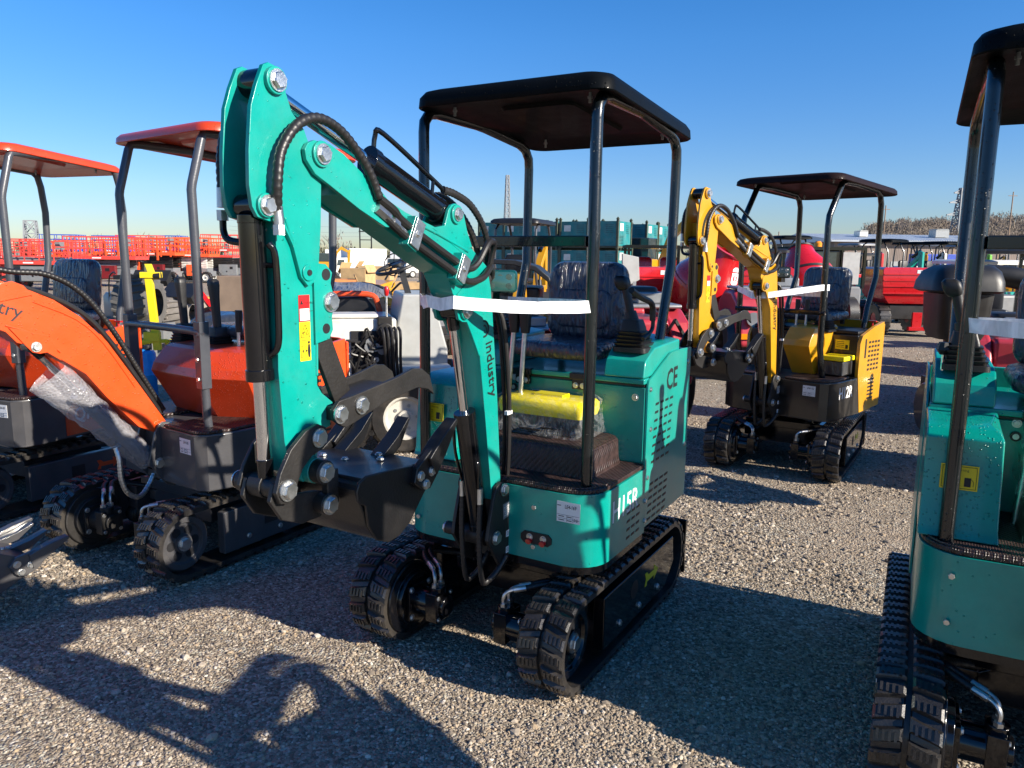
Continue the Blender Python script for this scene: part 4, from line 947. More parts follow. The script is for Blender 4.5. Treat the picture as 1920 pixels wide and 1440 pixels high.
rear = [(20,40,L2,'red scissor lift in the back row behind the leftmost one'),(95,42,L3,'orange scissor lift in the back row, above the leftmost grey box'),(150,46,L4,'orange scissor lift in the back row above the navy seat'),(228,46,L3,'orange scissor lift in the back row by the orange canopy post'),
        (265,52,L5,'red scissor lift far behind the narrow orange one'),(325,54,L3,'orange scissor lift far behind the white wheeled one'),(400,56,L2,'red scissor lift farthest back near the boom')]
for u, Y, src, lab in rear:
    c = copy_tree(src); put(c, wx(u,Y), Y, .02, random.uniform(-9,9), lab); c.scale = (random.uniform(.85,1.1), 1, random.uniform(.86,1.10))
bl = scissor_lift(BLUEP, GREYP, 2.5, 2.75, LGREY, 'blue scissor lift among the red ones at the back', z0=1.6); put(bl, wx(215,58), 58, .0, 2, bl['label'])
c = copy_tree(bl); put(c, wx(315,60), 60, .1, -4, 'blue railed scissor lift behind the orange ones')
c = copy_tree(bl); put(c, wx(120,56), 56, .0, 6, 'blue scissor lift at the back left, mostly hidden by red rails')

def steel_crate(label):
    t = empty('steel_crate', (0,0,0), 0, label, 'crate', 'stacked teal steel crates')
    b = B()
    for x in (-.6,.6):
        for y in (-.5,.5): b = B(); b.box(x-.035,x+.035,y-.035,y+.035,0,.95); b.loft([[(x+a,y+c,z) for a, c in ((-k,-k),(k,-k),(k,k),(-k,k))] for k, z in ((.03,.95),(.045,.99),(.008,1.05))]); b.build('corner_post', RUSTY, t)
    b = B(); b.box(-.57,.57,-.505,-.485,.14,.92); b.box(-.57,.57,.485,.505,.14,.92); b.box(-.605,-.585,-.47,.47,.14,.92); b.box(.585,.605,-.47,.47,.14,.92); b.box(-.57,.57,-.47,.47,.14,.17)
    b.m = 1
    for i in range(6):
        for j in range(5):
            b.box(.15+.045*i,.165+.045*i,-.5075,-.505,.55+.06*j,.575+.06*j); b.box(-.6075,-.605,-.35+.045*i,-.335+.045*i,.55+.06*j,.575+.06*j)
    for j in range(6): b.box(-.45,-.10,-.5075,-.505,.22+.045*j,.235+.045*j)
    p = b.build('side_panel', [CRATE, INK], t)
    b = B(); b.box(-.40,-.10,-.508,-.506,.62,.86); b.box(-.609,-.606,.12,.36,.6,.8); b.build('paper_sheet', OFFWHITE, p)
    b = B(); b.box(-.6,.6,-.52,-.48,.08,.14); b.box(-.6,.6,.48,.52,.08,.14); b.box(-.62,-.58,-.5,.5,.08,.14); b.box(.58,.62,-.5,.5,.08,.14)
    for x in (-.3,0,.3): b.box(x-.03,x+.03,-.52,.52,0,.08)
    b.build('base_rail', RUSTY, t)
    return t
proto = steel_crate('x'); first = True
cx, cy = 3.16, 25.6
names = ['nearest', 'second', 'third', 'fourth', 'farthest']
for s in range(5):
    for k in range(3):
        c = proto if first else copy_tree(proto); first = False
        lab = ('top','middle','bottom')[2-k]
        put(c, cx-1.06*s*.866+random.uniform(-.03,.03), cy+1.06*s*.5, .93*k, 60+random.uniform(-2,2), f'teal steel crate at the {lab} of the {names[s]} stack counted from the right corner')
for s in range(2):
    for k in range(3):
        c = copy_tree(proto); put(c, 4.40+.55*s, 27.6+1.0*s, .93*k, 60, f'teal steel crate at the {("bottom","middle","top")[k]} of the {("left","right")[s]} stack set apart on the right')

def canopy_machine(label, pc, name='mini_excavator', post=POSTG, roof=BLACKP, cat='excavator', group='machines parked behind'):
    """small distant tracked machine: tracks, body, seat, four posts, roof"""
    t = empty(name, (0,0,0), 0, label, cat, group)
    for x in (-.36,.36):
        b = B(); lp = track_loop(32,.18,-.45,.45,.19); b.loft([[(x-.1,y,z) for y,z,_,_ in lp],[(x+.1,y,z) for y,z,_,_ in lp]]); b.build('rubber_track', RUBBER, t)
    b = B(); b.box(-.25,.25,-.3,.3,.2,.42); b.build('undercarriage', BLACKM, t)
    b = B(); b.prism([(-.45,-.35),(-.3,-.5),(.3,-.5),(.45,-.35),(.45,.55),(-.45,.55)], 2, .42,.75); b.prism([(-.45,.0),(.45,.0),(.45,.55),(-.45,.55)], 2, .751,1.12); b.build('body', pc, t, bevel=.02)
    b = B(); b.slab((0,.22,1.16), (1,0,0), (0,1,0), .44,.40,.08,.08,.03); b.slab((0,.36,1.45), (-1,0,0), (0,.1,1), .42,.44,.09,.08,.03); b.build('seat', BLACKP, t, ang=60)
    for x in (-.38,.38):
        b = B(); b.tube([(x,-.40,.75),(x,-.42,1.9),(x,-.25,2.2),(x,0,2.22)], .024); b.build('canopy_post', post, t)
        b = B(); b.tube([(x,.34,1.1),(x,.50,1.5),(x,.46,2.1),(x,.3,2.2),(x,0,2.22)], .024); b.build('canopy_post', post, t)
    b = B(); b.loft([[(x,y,z) for x, y in rr(-.46+i,.46-i,-.55+i,.6-i,.1,4)] for i, z in ((.01,2.20),(0,2.205),(.004,2.25),(.05,2.285),(.15,2.30))]); b.build('canopy', roof, t, ang=60)
    for x in (-.33,.33):
        b = B(); b.cyl((x,.05,1.12), (x,.05,1.22), .05,.03); b.cyl((x,.05,1.22), (x,.03,1.36), .016); b.build('joystick', BLACKP, t)
    b = B(); b.prism([(-.5,.5),(-.62,.72),(-.85,1.5),(-1.2,1.85),(-1.25,1.78),(-.98,1.48),(-.72,.7),(-.58,.48)], 0, -.07,.07); b.prism([(-1.15,1.95),(-1.3,1.9),(-1.32,1.0),(-1.22,.95)], 0, -.05,.05); b.build('boom', pc, t, bevel=.01)
    b = B(); b.cyl((0,-.75,.6), (0,-.98,1.3), .05); b.cyl((0,-.95,1.75), (0,-1.2,1.95), .045); b.build('hydraulic_cylinder', BLACK, t)
    b = B(); b.prism([(-1.36,.95),(-1.2,1.0),(-1.0,.95),(-.95,.8),(-1.1,.68),(-1.3,.72)], 0, -.2,.2); b.build('bucket', BLACKM, t, bevel=.01)
    return t
cm = canopy_machine('yellow mini excavator with grey posts under a dark canopy, before the crates', YELLOW, roof=BLACKP); put(cm, wx(982,14.3), 14.3, 0, 160, cm['label'])
BY = [(1712,27,'white','white skirted mini excavator under a black roof by the long shed',OFFWHITE,20),(1655,24,'teal','teal mini excavator in front of the long shed, left of the others',TEAL,30),(1738,30,'gold','golden mini excavator before the blue truck',YELLOW,-30),
      (1762,26,'teal','teal mini excavator behind the yellow bonnet',TEAL,25),(1808,30,'green','lime green mini excavator beside the tall near posts',GREENP,10),(1868,24,'teal','teal mini excavator seen under the nearest cross bar',TEAL,35),(1905,27,'gold','yellow mini excavator at the far right under the cross bar',YELLOW,-15),
      (1605,30,'red','red mini excavator far off left of the white tractor',RED,20),(1475,22,'char','charcoal mini excavator behind the yellow boom lamp',CHAR,10),(1830,38,'gold','yellow mini excavator far back between the near posts',YELLOW,40)]
for u, Y, _, lab, col, rz in BY:
    c = canopy_machine(lab, col, roof=CANB if Y < 28 else GREYP, post=POSTB); put(c, wx(u,Y), Y, 0, rz, lab)

def box_truck(label, x, y, rz, box=WHITE, L=6.2, z=0):
    t = empty('box_truck', (0,0,0), 0, label, 'truck', 'white trucks in the distance')
    b = B(); b.box(-L/2+1.4,L/2,-1.15,1.15,1.0,3.5); b.build('cargo_box', box, t, bevel=.03)
    b = B(); b.prism([(-L/2-.5,.6),(-L/2-.55,1.5),(-L/2-.2,2.4),(-L/2+1.2,2.45),(-L/2+1.2,.6)], 1, -1.0,1.0); cb = b.build('cab', OFFWHITE, t, bevel=.05)
    b = B(); b.prism([(-L/2-.15,1.55),(-L/2+.0,2.2),(-L/2+.8,2.2),(-L/2+.8,1.55)], 1, -1.006,1.006); b.obox((-L/2-.40,0,1.95), (.006,0,.01), (0,.85,0), (.14,0,.36)); b.build('window', GLASSD, cb)
    for sx in (-L/2+.4, L/2-1.6):
        for sy in (-.95,.95): wheel(t, sx, sy, .45, .28, OFFWHITE, tread=False)
    b = B(); b.box(-L/2+.2,L/2,-.45,.45,.6,1.0); b.build('chassis', BLACKM, t)
    return put(t, x, y, z, rz, label)
ZB = -1.2
box_truck('white box truck with its cab to the left, behind the cardboard boxes', wx(672,92), 92, 38, z=ZB)
box_truck('white cab over truck right of the big box truck', wx(752,104), 104, 80, z=ZB, L=5)
box_truck('white truck partly behind the teal boom, beside the second truck', wx(800,100), 100, 30, z=ZB, L=5.5)
box_truck('white truck far left of the box truck behind the teal stick', wx(632,118), 118, 10, z=ZB)
bt = box_truck('blue box truck in front of the long shed', wx(1745,70), 70, 8, box=BLUEP, z=ZB, L=5.6); bt['group'] = 'trucks by the shed'; del bt['group']
# ---- compact white loader with the lettering TR45
def px(u, v, Y):
    """world point on the ray of a photo position at depth Y"""
    a, b_ = u-960, v-720; cr, sr = math.cos(ROLL), math.sin(ROLL)
    a, b_ = (cr*a+sr*b_)/FPX, (-sr*a+cr*b_)/FPX
    c, s = math.cos(PITCH), math.sin(PITCH)
    d = Vector((a, c-b_*s, -s-b_*c)); return Vector((0,0,CAMH))+d*(Y/d.y)
FPX, CAMH, PITCH, ROLL = 1442., 1.63, R(9.42), R(.73)

t = empty('compact_loader', (-1.15,6.75,0), R(14), 'off white compact loader lettered TR45 behind the black thumb', 'loader')
b = B(); b.box(-.62,.10,-.30,.55,.42,1.10); b.box(-.62,-.05,-.30,.0,1.10,1.14); bd = b.build('body', OFFWHITE, t, bevel=.03)
b = B(); b.box(-.28,.085,-.312,-.302,.62,1.0); eo = b.build('engine_opening', INK, bd)
b = B()
random.seed(5)
for i in range(22):
    x, z = random.uniform(-.25,.05), random.uniform(.66,.95); b.tube([(x,-.33,z),(x+random.uniform(-.1,.1),-.36,z+random.uniform(-.1,.1)),(x+random.uniform(-.1,.1),-.33,z-random.uniform(0,.15))], .010, sub=4, n=6)
b.build('engine_hoses', HOSE, bd)
b = B()
for i in range(9): x, z = random.uniform(-.2,.05), random.uniform(.68,.92); b.cyl((x,-.315,z), (x,-.35,z), random.uniform(.02,.045), n=10)
b.build('engine_block', STEELG, bd)
b = B(); b.prism([(.10,.95),(.10,.45),(.55,.45),(.55,.82),(.42,1.30),(.16,1.30)], 1, -.22,.60); b.build('console', LGREY, t, bevel=.02)
b = B(); b.box(.12,.56,-.36,-.222,.40,.70); sp = b.build('side_box', OFFWHITE, t, bevel=.02)
text(sp, 'model_lettering', 'TR45', INK, (.17,-.3615,.56), (1,0,0), (0,0,1), .115, bold=.035)
text(sp, 'model_lettering', 'TR45', WHITE, (.172,-.3622,.562), (1,0,0), (0,0,1), .11, bold=.012)
b = B(); b.prism([(-.30,.50),(.10,.55),(.30,.50),(.28,.47),(-.35,.46)], 1, -.55,-.30); b.build('mudguard', LGREY, t)
RIMW = paint('dusty cream rim', (.50,.48,.43), .5, var=.15, dust=.3)
wheel(t, .14, -.48, .30, .22, RIMW); wheel(t, -.42, -.48, .30, .22, OFFWHITE); wheel(t, .14, .62, .30, .22, OFFWHITE); wheel(t, -.42, .62, .30, .22, OFFWHITE)
b = B(); b.box(-.06,.06,-.34,-.24,.98,1.12); b.cyl((0,-.30,1.0), (0,-.36,1.0), .07); vb = b.build('valve_block', BLACKM, t, bevel=.01)
b = B()
for i in range(5): b.tube([(-.03+.035*i,-.36,1.03),(-.02+.035*i,-.42,.98),(.0+.03*i,-.40,.75),(.02+.03*i,-.36,.55)], .013, sub=4, n=8)
b.build('hydraulic_hose', HOSE, vb)
b = B(); b.cyl((.02,-.28,1.12), (.02,-.28,1.30), .009, n=8); lv = b.build('control_lever', ZINC, t)
b = B(); b.lathe((.02,-.28,1.29), (0,0,1), [(0,.012),(.01,.018),(.06,.024),(.08,.014),(.081,.001)], n=12); b.build('lever_knob', RED, lv)
b = B(); b.box(-.60,-.50,-.322,-.302,.70,.80); b.cyl((-.52,-.31,.75), (-.44,-.32,.77), .012); b.build('tail_light', RED, t)
b = B(); b.beam((.26,0,1.20), (.18,.05,1.50), .05); col = b.build('steering_column', BLACKP, t)
b = B(); nrm = Vector((-.35,-.15,1)).normalized(); e1 = nrm.orthogonal().normalized(); e2 = nrm.cross(e1); cc = Vector((.15,.06,1.53)); ring = [cc+e1*.19*math.cos(2*PI*i/28)+e2*.19*math.sin(2*PI*i/28) for i in range(29)]
b.tube(ring, .016, n=8)
for k in (0, 2.1, 4.2): b.beam(cc, cc+e1*.19*math.cos(k)+e2*.19*math.sin(k), .035, .012)
b.ball(cc+nrm*.05+e1*.12, .028); b.cyl(cc, cc+nrm*.03, .05); b.build('steering_wheel', BLACKP, t)

t = empty('red_trimmed_machine', (-1.62,7.6,0), R(8), 'black machine with an orange red rim under grey film, left of the white loader', 'machine')
b = B(); b.tube([(-.32,-.32,.75),(-.30,-.33,1.10),(-.24,-.33,1.24),(.20,-.33,1.26),(.30,-.33,1.15),(.36,-.33,.80)], .028, n=10, sub=4); b.build('orange_rim', ORANGE, t)
b = B(); b.prism([(-.30,.55),(-.28,1.12),(-.20,1.22),(.18,1.24),(.27,1.12),(.33,.55)], 1, -.30,.35); b.build('body', BLACKP, t, bevel=.02)
for x in (-.22,.22): wheel(t, x, -.38, .28, .18, OFFWHITE)
b = B(); b.loft([[(x+.03*math.sin(i*2.1+z*9),y+.03*math.cos(i*1.7),z+.02*math.sin(i*3.1)) for i, (x, y) in enumerate(rr(-.45+k,.42-k,-.2+k,.5-k,.12,5))] for k, z in ((0,1.22),(.06,1.29),(.16,1.33),(.28,1.345))]); b.build('film_cover', FILMG, t, ang=80)

def misc(name, label, cat, loc, rz, parts, group=None):
    t = empty(name, loc, R(rz), label, cat, group)
    for nm, mat, fn in parts:
        b = B(); fn(b); b.build(nm, mat, t, bevel=.006)
    return t
# left middle distance
p = px(434, 596, 9.5)
misc('plywood_crate', 'brown plywood board crate behind the teal stick cylinder', 'crate', (p.x,9.5,0), -6, [('board', WOODP, lambda b: b.box(-.16,.16,-.02,.3,.72,1.35)), ('stand', GREYP, lambda b: (b.box(-.4,.3,-.05,.35,.62,.70), b.box(-.35,-.28,-.03,.3,0,.62), b.box(.2,.27,-.03,.3,0,.62)))])
p = px(295, 640, 10.5)
t = empty('engine_hoist', (p.x,10.5,0), R(10), 'yellow engine hoist on castors left of the orange fender', 'hoist')
b = B(); b.beam((0,0,.3), (-.06,0,1.32), .10,.08); b.beam((-.02,0,1.30), (-.14,.3,1.42), .10); b.box(-.16,.10,-.06,.08,1.28,1.36); b.beam((-.28,-.1,.42), (.12,.05,.42), .07,.05); b.beam((-.25,-.12,.40), (-.25,.6,.36), .07); b.beam((.12,.05,.40), (.2,.7,.36), .07); b.beam((-.06,0,.42), (-.06,0,.55), .2,.12); b.build('frame', paint('hoist yellow', (.75,.55,.01), .4), t, bevel=.008)
b = B(); b.beam((-.12,.05,1.30), (-.55,.2,1.28), .06); b.cyl((.02,-.02,1.31), (.10,-.03,1.31), .05); b.build('hydraulic_ram', BLACKP, t)
for x, y in ((-.20,-.15),(.16,.0),(-.25,.6),(.2,.7)):
    b = B(); b.cyl((x-.03,y,.10), (x+.03,y,.10), .10, n=20); w = b.build('castor', RUBBER, t); b = B(); b.cyl((x-.034,y,.10), (x+.034,y,.10), .05, n=16); b.build('castor_hub', STEELG, w)
for i, (u, v, Y, r, w, lab) in enumerate(((262,567,11.0,.33,.5,'large cleated tractor tyre lying on a frame left of the yellow hoist'),(325,590,11.6,.26,.6,'grey worn roller tyre right of the yellow hoist'))):
    p = px(u, v, Y); t = empty('tractor_tyre', (p.x,Y,p.z-r), 0, lab, 'tyre', 'loose tyres behind the orange excavator')
    b = B(); b.lathe((-w/2,0,r), (1,0,0), [(0,r*.6),(0,r*.93),(w*.1,r),(w*.9,r),(w,r*.93),(w,r*.6)], n=32)
    for k in range(18):
        a = 2*PI*k/18; d = Vector((0,math.cos(a),math.sin(a))); tt = Vector((0,-math.sin(a),math.cos(a)))
        b.obox(Vector((-w*.22,0,r))+d*r*1.0, (w*.26,0,0)+tt*0 if False else Vector((w*.26,0,0))+tt*r*.10, tt*r*.05, d*r*.06); b.obox(Vector((w*.22,0,r))+d*r*1.0+tt*r*.17, Vector((w*.26,0,0))-tt*r*.10, tt*r*.05, d*r*.06)
    b.build('tread', paint('grey dusty rubber %d' % i, (.10,.095,.088) if i == 0 else (.22,.20,.18), .7, var=.2), t)
    b = B(); b.box(-.5,.5,-.25,.25,-p.z+r+.0,-p.z+r+.06); b.box(-.4,-.3,-.2,.2,-p.z+r+.06,.04); b.box(.3,.4,-.2,.2,-p.z+r+.06,.04); b.build('frame_stand', GREYP, t)
p = px(360, 560, 13)
misc('timber_pallet', 'pale timber bed behind the black joysticks of the orange excavator', 'pallet', (p.x,13,0), 4, [('planks', paint('pale timber', (.50,.42,.28), .8, var=.15), lambda b: [b.box(-.9,.9,-.5+.22*i,-.32+.22*i,.72,.76) for i in range(5)]), ('cover', paint('cream panel', (.62,.55,.40), .7, var=.1), lambda b: b.box(-.6,.85,-.52,-.5,.25,.70)), ('bearers', WOODP, lambda b: [b.box(x-.05,x+.05,-.5,.5,0,.72) for x in (-.8,0,.8)])])
p = px(440, 640, 8.2)
t = empty('wrapped_bundle', (p.x,8.2,0), 0, 'dark machine seat bundled in plastic film, left of the teal stick cylinder', 'bundle')
b = B(); b.loft([[(x,y,z+.02*math.sin(i*2.2)) for i, (x, y) in enumerate(rr(-.42+k,.34-k,-.3+k,.3-k,.1,5))] for k, z in ((.02,.76),(0,.84),(.04,.92),(.12,.98),(.22,1.0))]); b.build('film_cover', FILM, t, ang=70)
b = B(); b.box(-.42,.40,-.34,.3,.66,.74); b.box(-.36,-.30,-.3,.28,0,.66); b.box(.28,.34,-.3,.28,0,.66); b.build('trolley', GREYP, t)
p = px(273, 700, 8.6)
misc('water_drum', 'bright blue plastic drum behind the orange fender', 'drum', (p.x,8.6,0), 0, [('drum_body', SKYBLUE, lambda b: b.lathe((0,0,.0), (0,0,1), [(0,.001),(0,.11),(.02,.12),(.25,.12),(.26,.127),(.28,.12),(.50,.12),(.53,.10),(.55,.001)], n=28)), ('cap', BLACKP, lambda b: b.cyl((.04,0,.54), (.04,0,.59), .035))])
for i, (u, v, Y, w, h, lab) in enumerate(((672,522,16,.26,.26,'open tan cardboard box with a torn flap left of the steering wheel'),(706,520,19,.38,.34,'wide tan cardboard box beside the white box truck'),(772,545,12,.24,.17,'tan cardboard carton right of the steering wheel'),(642,540,14,.24,.20,'orange brown carton beside the bolt holes of the teal stick'))):
    p = px(u, v, Y); top = px(u, v-1, Y).z
    t = empty('cardboard_box', (p.x,Y,0), R(8*i-10), lab, 'box', 'cardboard boxes on a rack')
    z0 = max(.3, p.z-h/2)
    b = B(); b.box(-w,w,-.3,.3,z0,z0+h*1.3); bx = b.build('carton', TANBOX if i != 3 else paint('orange carton', (.55,.22,.07), .8), t)
    b = B(); b.obox((-w*1.1,0,z0+h*1.35), (w*.18,0,.10), (0,.28,0), (.004,0,-.004)); b.build('flap', TANBOX, bx); b = B(); b.obox((w*1.05,0,z0+h*1.28), (w*.15,0,-.08), (0,.28,0), (.004,0,.004)); b.build('flap', TANBOX, bx)
    b = B(); b.box(-w,w,-.3,.3,z0-.05,z0-.002)
    for x in (-w+.05,w-.05): b.box(x-.03,x+.03,-.28,.28,0,z0-.05)
    b.build('rack', GREYP, t)
# small walk-behind machines with handles and a big steering wheel
p = px(682, 520, 15)
t = empty('old_tractor', (px(730,500,17).x,17.0,0), R(-20), 'old yellow tractor with a thin steering wheel among the boxes', 'tractor')
b = B(); b.box(-.3,.3,-.9,.4,.55,1.0); b.prism([(-.9,.55),(-.95,1.0),(-.2,1.1),(-.2,.55)], 0, -.28,.28); b.build('bonnet', YELLOW, t, bevel=.05)
b = B(); cc = Vector((0,.2,1.42)); b.tube([cc+Vector((.24*math.cos(a),0.05*math.sin(a),.24*math.sin(a))) for a in [2*PI*i/24 for i in range(25)]], .014, n=6); b.beam(cc, (0,-.3,1.0), .03); b.beam(cc-Vector((.22,0,0)), cc+Vector((.22,0,0)), .015); b.beam(cc, cc+Vector((0,.03,.23)), .015); b.build('steering_wheel', BLACKP, t)
for x, y, r_ in ((-.5,.35,.45),(.5,.35,.45)):
    tt = empty('dummy', (0,0,0)); bpy.data.objects.remove(tt)
    b = B(); b.lathe((x-.12,y,r_), (1,0,0), [(0,r_*.6),(0,r_*.95),(.04,r_),(.2,r_),(.24,r_*.95),(.24,r_*.6),(.2,.1),(.2,.001)], n=24); b.build('wheel', RUBBER, t)
for x in (-.4,.4): b = B(); b.lathe((x-.08,-.75,.28), (1,0,0), [(0,.001),(0,.2),(0,.27),(.03,.28),(.13,.28),(.16,.27),(.16,.001)], n=20); b.build('wheel', RUBBER, t)
t = empty('handlebar_tiller', (px(690,530,10.5).x,10.5,0), R(25), 'walk behind tiller with black handles and cables left of the steering wheel', 'tiller')
b = B()
for s in (-1,1): b.tube([(s*.1,0,.7),(s*.2,-.2,1.05),(s*.28,-.5,1.25),(s*.3,-.6,1.27)], .015, n=8, sub=4)
b.tube([(-.2,-.2,1.05),(.0,-.3,1.15),(.25,-.45,1.1),(.3,-.2,.9)], .007, n=6, sub=5); b.tube([(.2,-.2,1.05),(-.1,-.35,1.0),(-.25,-.2,.8)], .007, n=6, sub=5); b.build('handlebar', BLACKP, t)
b = B(); b.box(-.18,.18,-.15,.3,.35,.75); b.cyl((0,-.1,.75), (0,.15,.95), .10); b.build('engine', GREYP, t, bevel=.03)
for x in (-.25,.25): b = B(); b.lathe((x-.06,.1,.24), (1,0,0), [(0,.001),(0,.23),(.02,.24),(.1,.24),(.12,.23),(.12,.001)], n=20); b.build('wheel', RUBBER, t)

# ---- red machinery in the middle and right
def red_dumper(label, bed=True):
    t = empty('tipping_dumper', (0,0,0), 0, label, 'dumper', 'red tipping dumpers')
    b = B(); b.loft([[(x,y,z) for x, y in ((-w,-.55+k),(w,-.55+k),(w,.6),(-w,.6))] for w, k, z in ((.55,.10,.72),(.72,0,.92),(.76,-.02,1.20),(.76,-.02,1.46),(.70,.0,1.50))]); bd = b.build('skip', RED, t, bevel=.01)
    b = B()
    for z in (.95,1.10,1.22,1.35): b.box(-.74,.74,-.585,-.55,z-.012,z+.012)
    b.build('skip_ribs', RED, bd)
    b = B(); b.box(-.05,.10,-.575,-.572,1.38,1.45); b.build('maker_plate', WHITE, bd); b = B(); b.box(.02,.08,-.578,-.5755,1.39,1.44); b.build('plate_print', GREYP, bd)
    b = B(); b.box(-.5,.5,-.4,1.2,.38,.70); b.box(-.3,.3,.7,1.3,.7,1.1); b.build('chassis', BLACKM, t, bevel=.02)
    for s in (-1,1):
        for y in (-.2,.95):
            b = B(); b.lathe((s*.62-.13,y,.36), (1,0,0), [(0,.15),(0,.33),(.04,.36),(.22,.36),(.26,.33),(.26,.15)], n=28)
            for k in range(18):
                a = 2*PI*k/18; d = Vector((0,math.cos(a),math.sin(a))); b.obox(Vector((s*.62,y,.36))+d*.36, (.12,0,0), (0,-math.sin(a)*.025,math.cos(a)*.025), d*.014)
            w = b.build('wheel', RUBBER, t); b = B(); b.lathe((s*.62-.12,y,.36), (1,0,0), [(0,.001),(0,.15),(.24,.15),(.24,.001)], n=20); b.build('rim', RED, w)
    b = B(); b.box(-.10,.10,-.66,-.60,.20,.55); b.box(-.18,.18,-.70,-.60,.16,.24); b.build('tow_hitch', RED, t, bevel=.01)
    b = B(); b.box(-.35,.35,1.0,1.4,1.0,1.25); b.build('seat', BLACKP, t, bevel=.05)
    return t
d = red_dumper('x'); put(d, px(1702,600,17).x, 17.2, 0, -3, 'red tipping dumper with a ribbed skip, right of the yellow excavator')
c = copy_tree(d); put(c, px(1232,600,13).x, 13.6, -.02, 8, 'red tipping dumper with a ribbed skip, behind the hand lever of the central excavator')
c = copy_tree(d); put(c, px(1395,590,14.5).x, 14.6, 0, -5, 'red tipping dumper half hidden by the red drum and the yellow boom')

def mixer(label, lettered=True):
    t = empty('concrete_mixer', (0,0,0), 0, label, 'mixer', 'red drum mixers')
    ax = Vector((.30,-.45,.84)).normalized()
    b = B(); b.lathe(Vector((0,0,.75)), ax, [(0,.001),(0,.20),(.08,.34),(.34,.47),(.42,.48),(.5,.47),(.85,.26),(.98,.23),(.98,.20),(.80,.20),(.4,.4)], n=36); dr = b.build('drum', RED, t, ang=25)
    b = B(); b.lathe(Vector((0,0,.75)), ax, [(.385,.478),(.385,.490),(.425,.492),(.425,.480)], n=40); b.lathe(Vector((0,0,.75)), ax, [(.975,.205),(.965,.245),(.99,.248),(.995,.205)], n=36); b.build('drum_band', BLACKM if not lettered else REDF, dr)
    if lettered:
        lt = text(dr, 'drum_lettering', 'MEMO', WHITE, (0,0,0), (1,0,0), (0,1,0), .17, bold=.035)
        A_ = ax.orthogonal().normalized(); B_ = ax.cross(A_); v = Vector((.30,-1,0)); v = (v-ax*v.dot(ax)).normalized()
        ph = math.atan2(v.dot(B_), v.dot(A_)); tang = -A_*math.sin(ph)+B_*math.cos(ph); sg = 1 if tang.x > 0 else -1
        for q in lt.data.vertices:
            h = .94-q.co.x; rad = (.47+(.26-.47)*(h-.5)/.35 if h > .5 else .47)+.006; f_ = ph+sg*q.co.y/max(.3,rad)
            q.co = Vector((0,0,.75))+ax*h+(A_*math.cos(f_)+B_*math.sin(f_))*rad
    b = B(); b.beam((-.4,-.3,.25), (.4,-.3,.25), .08); b.beam((-.4,.4,.25), (.4,.4,.25), .08); b.beam((0,-.3,.25), (0,.4,.25), .08); b.beam((-.35,.05,.28), (-.1,0,.8), .10); b.beam((.35,.05,.28), (.1,0,.8), .10); b.build('chassis', BLACKM, t)
    b = B(); b.box(-.12,.32,-.55,-.2,.30,.80); mb = b.build('motor_cover', RED, t, bevel=.05)
    for s in (-1,1):
        b = B(); b.lathe((s*.42-.07,.2,.25), (1,0,0), [(0,.001),(0,.23),(.02,.25),(.12,.25),(.14,.23),(.14,.001)], n=22); b.build('wheel', RUBBER, t)
    return t
m1 = mixer('red mixer drum with white lettering behind the yellow stick'); put(m1, px(1298,540,12.5).x, 12.5, -.08, 10, m1['label'], 1.18)
m2 = mixer('plain red mixer drum showing above the navy seat of the yellow excavator', False); put(m2, px(1522,500,15.2).x, 15.2, .02, 150, m2['label'], 1.14)
m3 = mixer('plain red mixer drum peeking out behind the central navy seat', False); put(m3, px(1146,560,13).x, 13, -.12, 200, m3['label'])

def gz_(y): s = max(0, min(1, (y-48)/36)); return -1.2*s*s*(3-2*s)
def red_tractor(label):
    t = empty('red_tractor', (0,0,0), 0, label, 'tractor', 'red wheeled machines')
    for s in (-1,1):
        pts = [(-.50+.0, .40),(-.46,.72),(-.34,.92),(-.10,1.02),(.2,1.02),(.42,.90),(.52,.60)]
        lo, hi = sorted((s*.22, s*.52)); b = B(); b.prism(pts, 0, lo, hi); b.build('fender', REDF, t, bevel=.06, seg=4)
        b = B(); b.lathe((s*.46-.14,0,.40), (1,0,0), [(0,.2),(0,.38),(.04,.40),(.24,.40),(.28,.38),(.28,.2)], n=24); b.build('wheel', RUBBER, t)
    b = B(); b.box(-.22,.22,-.4,.5,.45,.95); b.prism([(.5,.5),(.45,1.0),(1.5,.95),(1.55,.5)], 0, -.24,.24); b.build('bonnet', REDF, t, bevel=.05)
    for s in (-1, 1):
        b = B(); b.cyl((s*.37,-.52,.72), (s*.37,-.40,.72), .075, .06, n=18); b.build('lamp', STEELG, t)
        b = B(); b.box(*sorted((s*.25,s*.49)),-.51,-.47,.50,.56); b.build('tail_light', AMBER, t)
    b = B(); b.box(-.48,.46,-.20,.25,1.025,1.06); b.box(-.1,.25,-.1,.2,1.06,1.16); b.build('chrome_rack', STEELG, t, bevel=.02)
    b = B(); b.slab((0,.15,1.1), (1,0,0), (0,1,0), .42,.4,.1,.08,.03); b.build('seat', BLACKP, t)
    b = B(); b.beam((.1,-.3,.7), (.25,-.46,.95), .03); b.beam((.25,-.46,.95), (.42,-.4,.8), .03); b.build('hitch_arm', BLACKM, t)
    return t
r1 = red_tractor('x'); put(r1, px(1202,620,7.2).x, 7.2, .07, 6, 'red machine with big rounded fenders between the hand lever and the yellow stick'); r1.scale = (.70, 1, 1.08)
r2 = copy_tree(r1); r2.scale = (1,1,1); put(r2, px(975,620,7.6).x, 7.7, -.12, 20, 'red machine low behind the two travel levers')
r3 = copy_tree(r1); put(r3, px(1452,600,10.5).x, 10.6, 0, 0, 'dark red machine seen through the posts of the yellow excavator', 1.2)
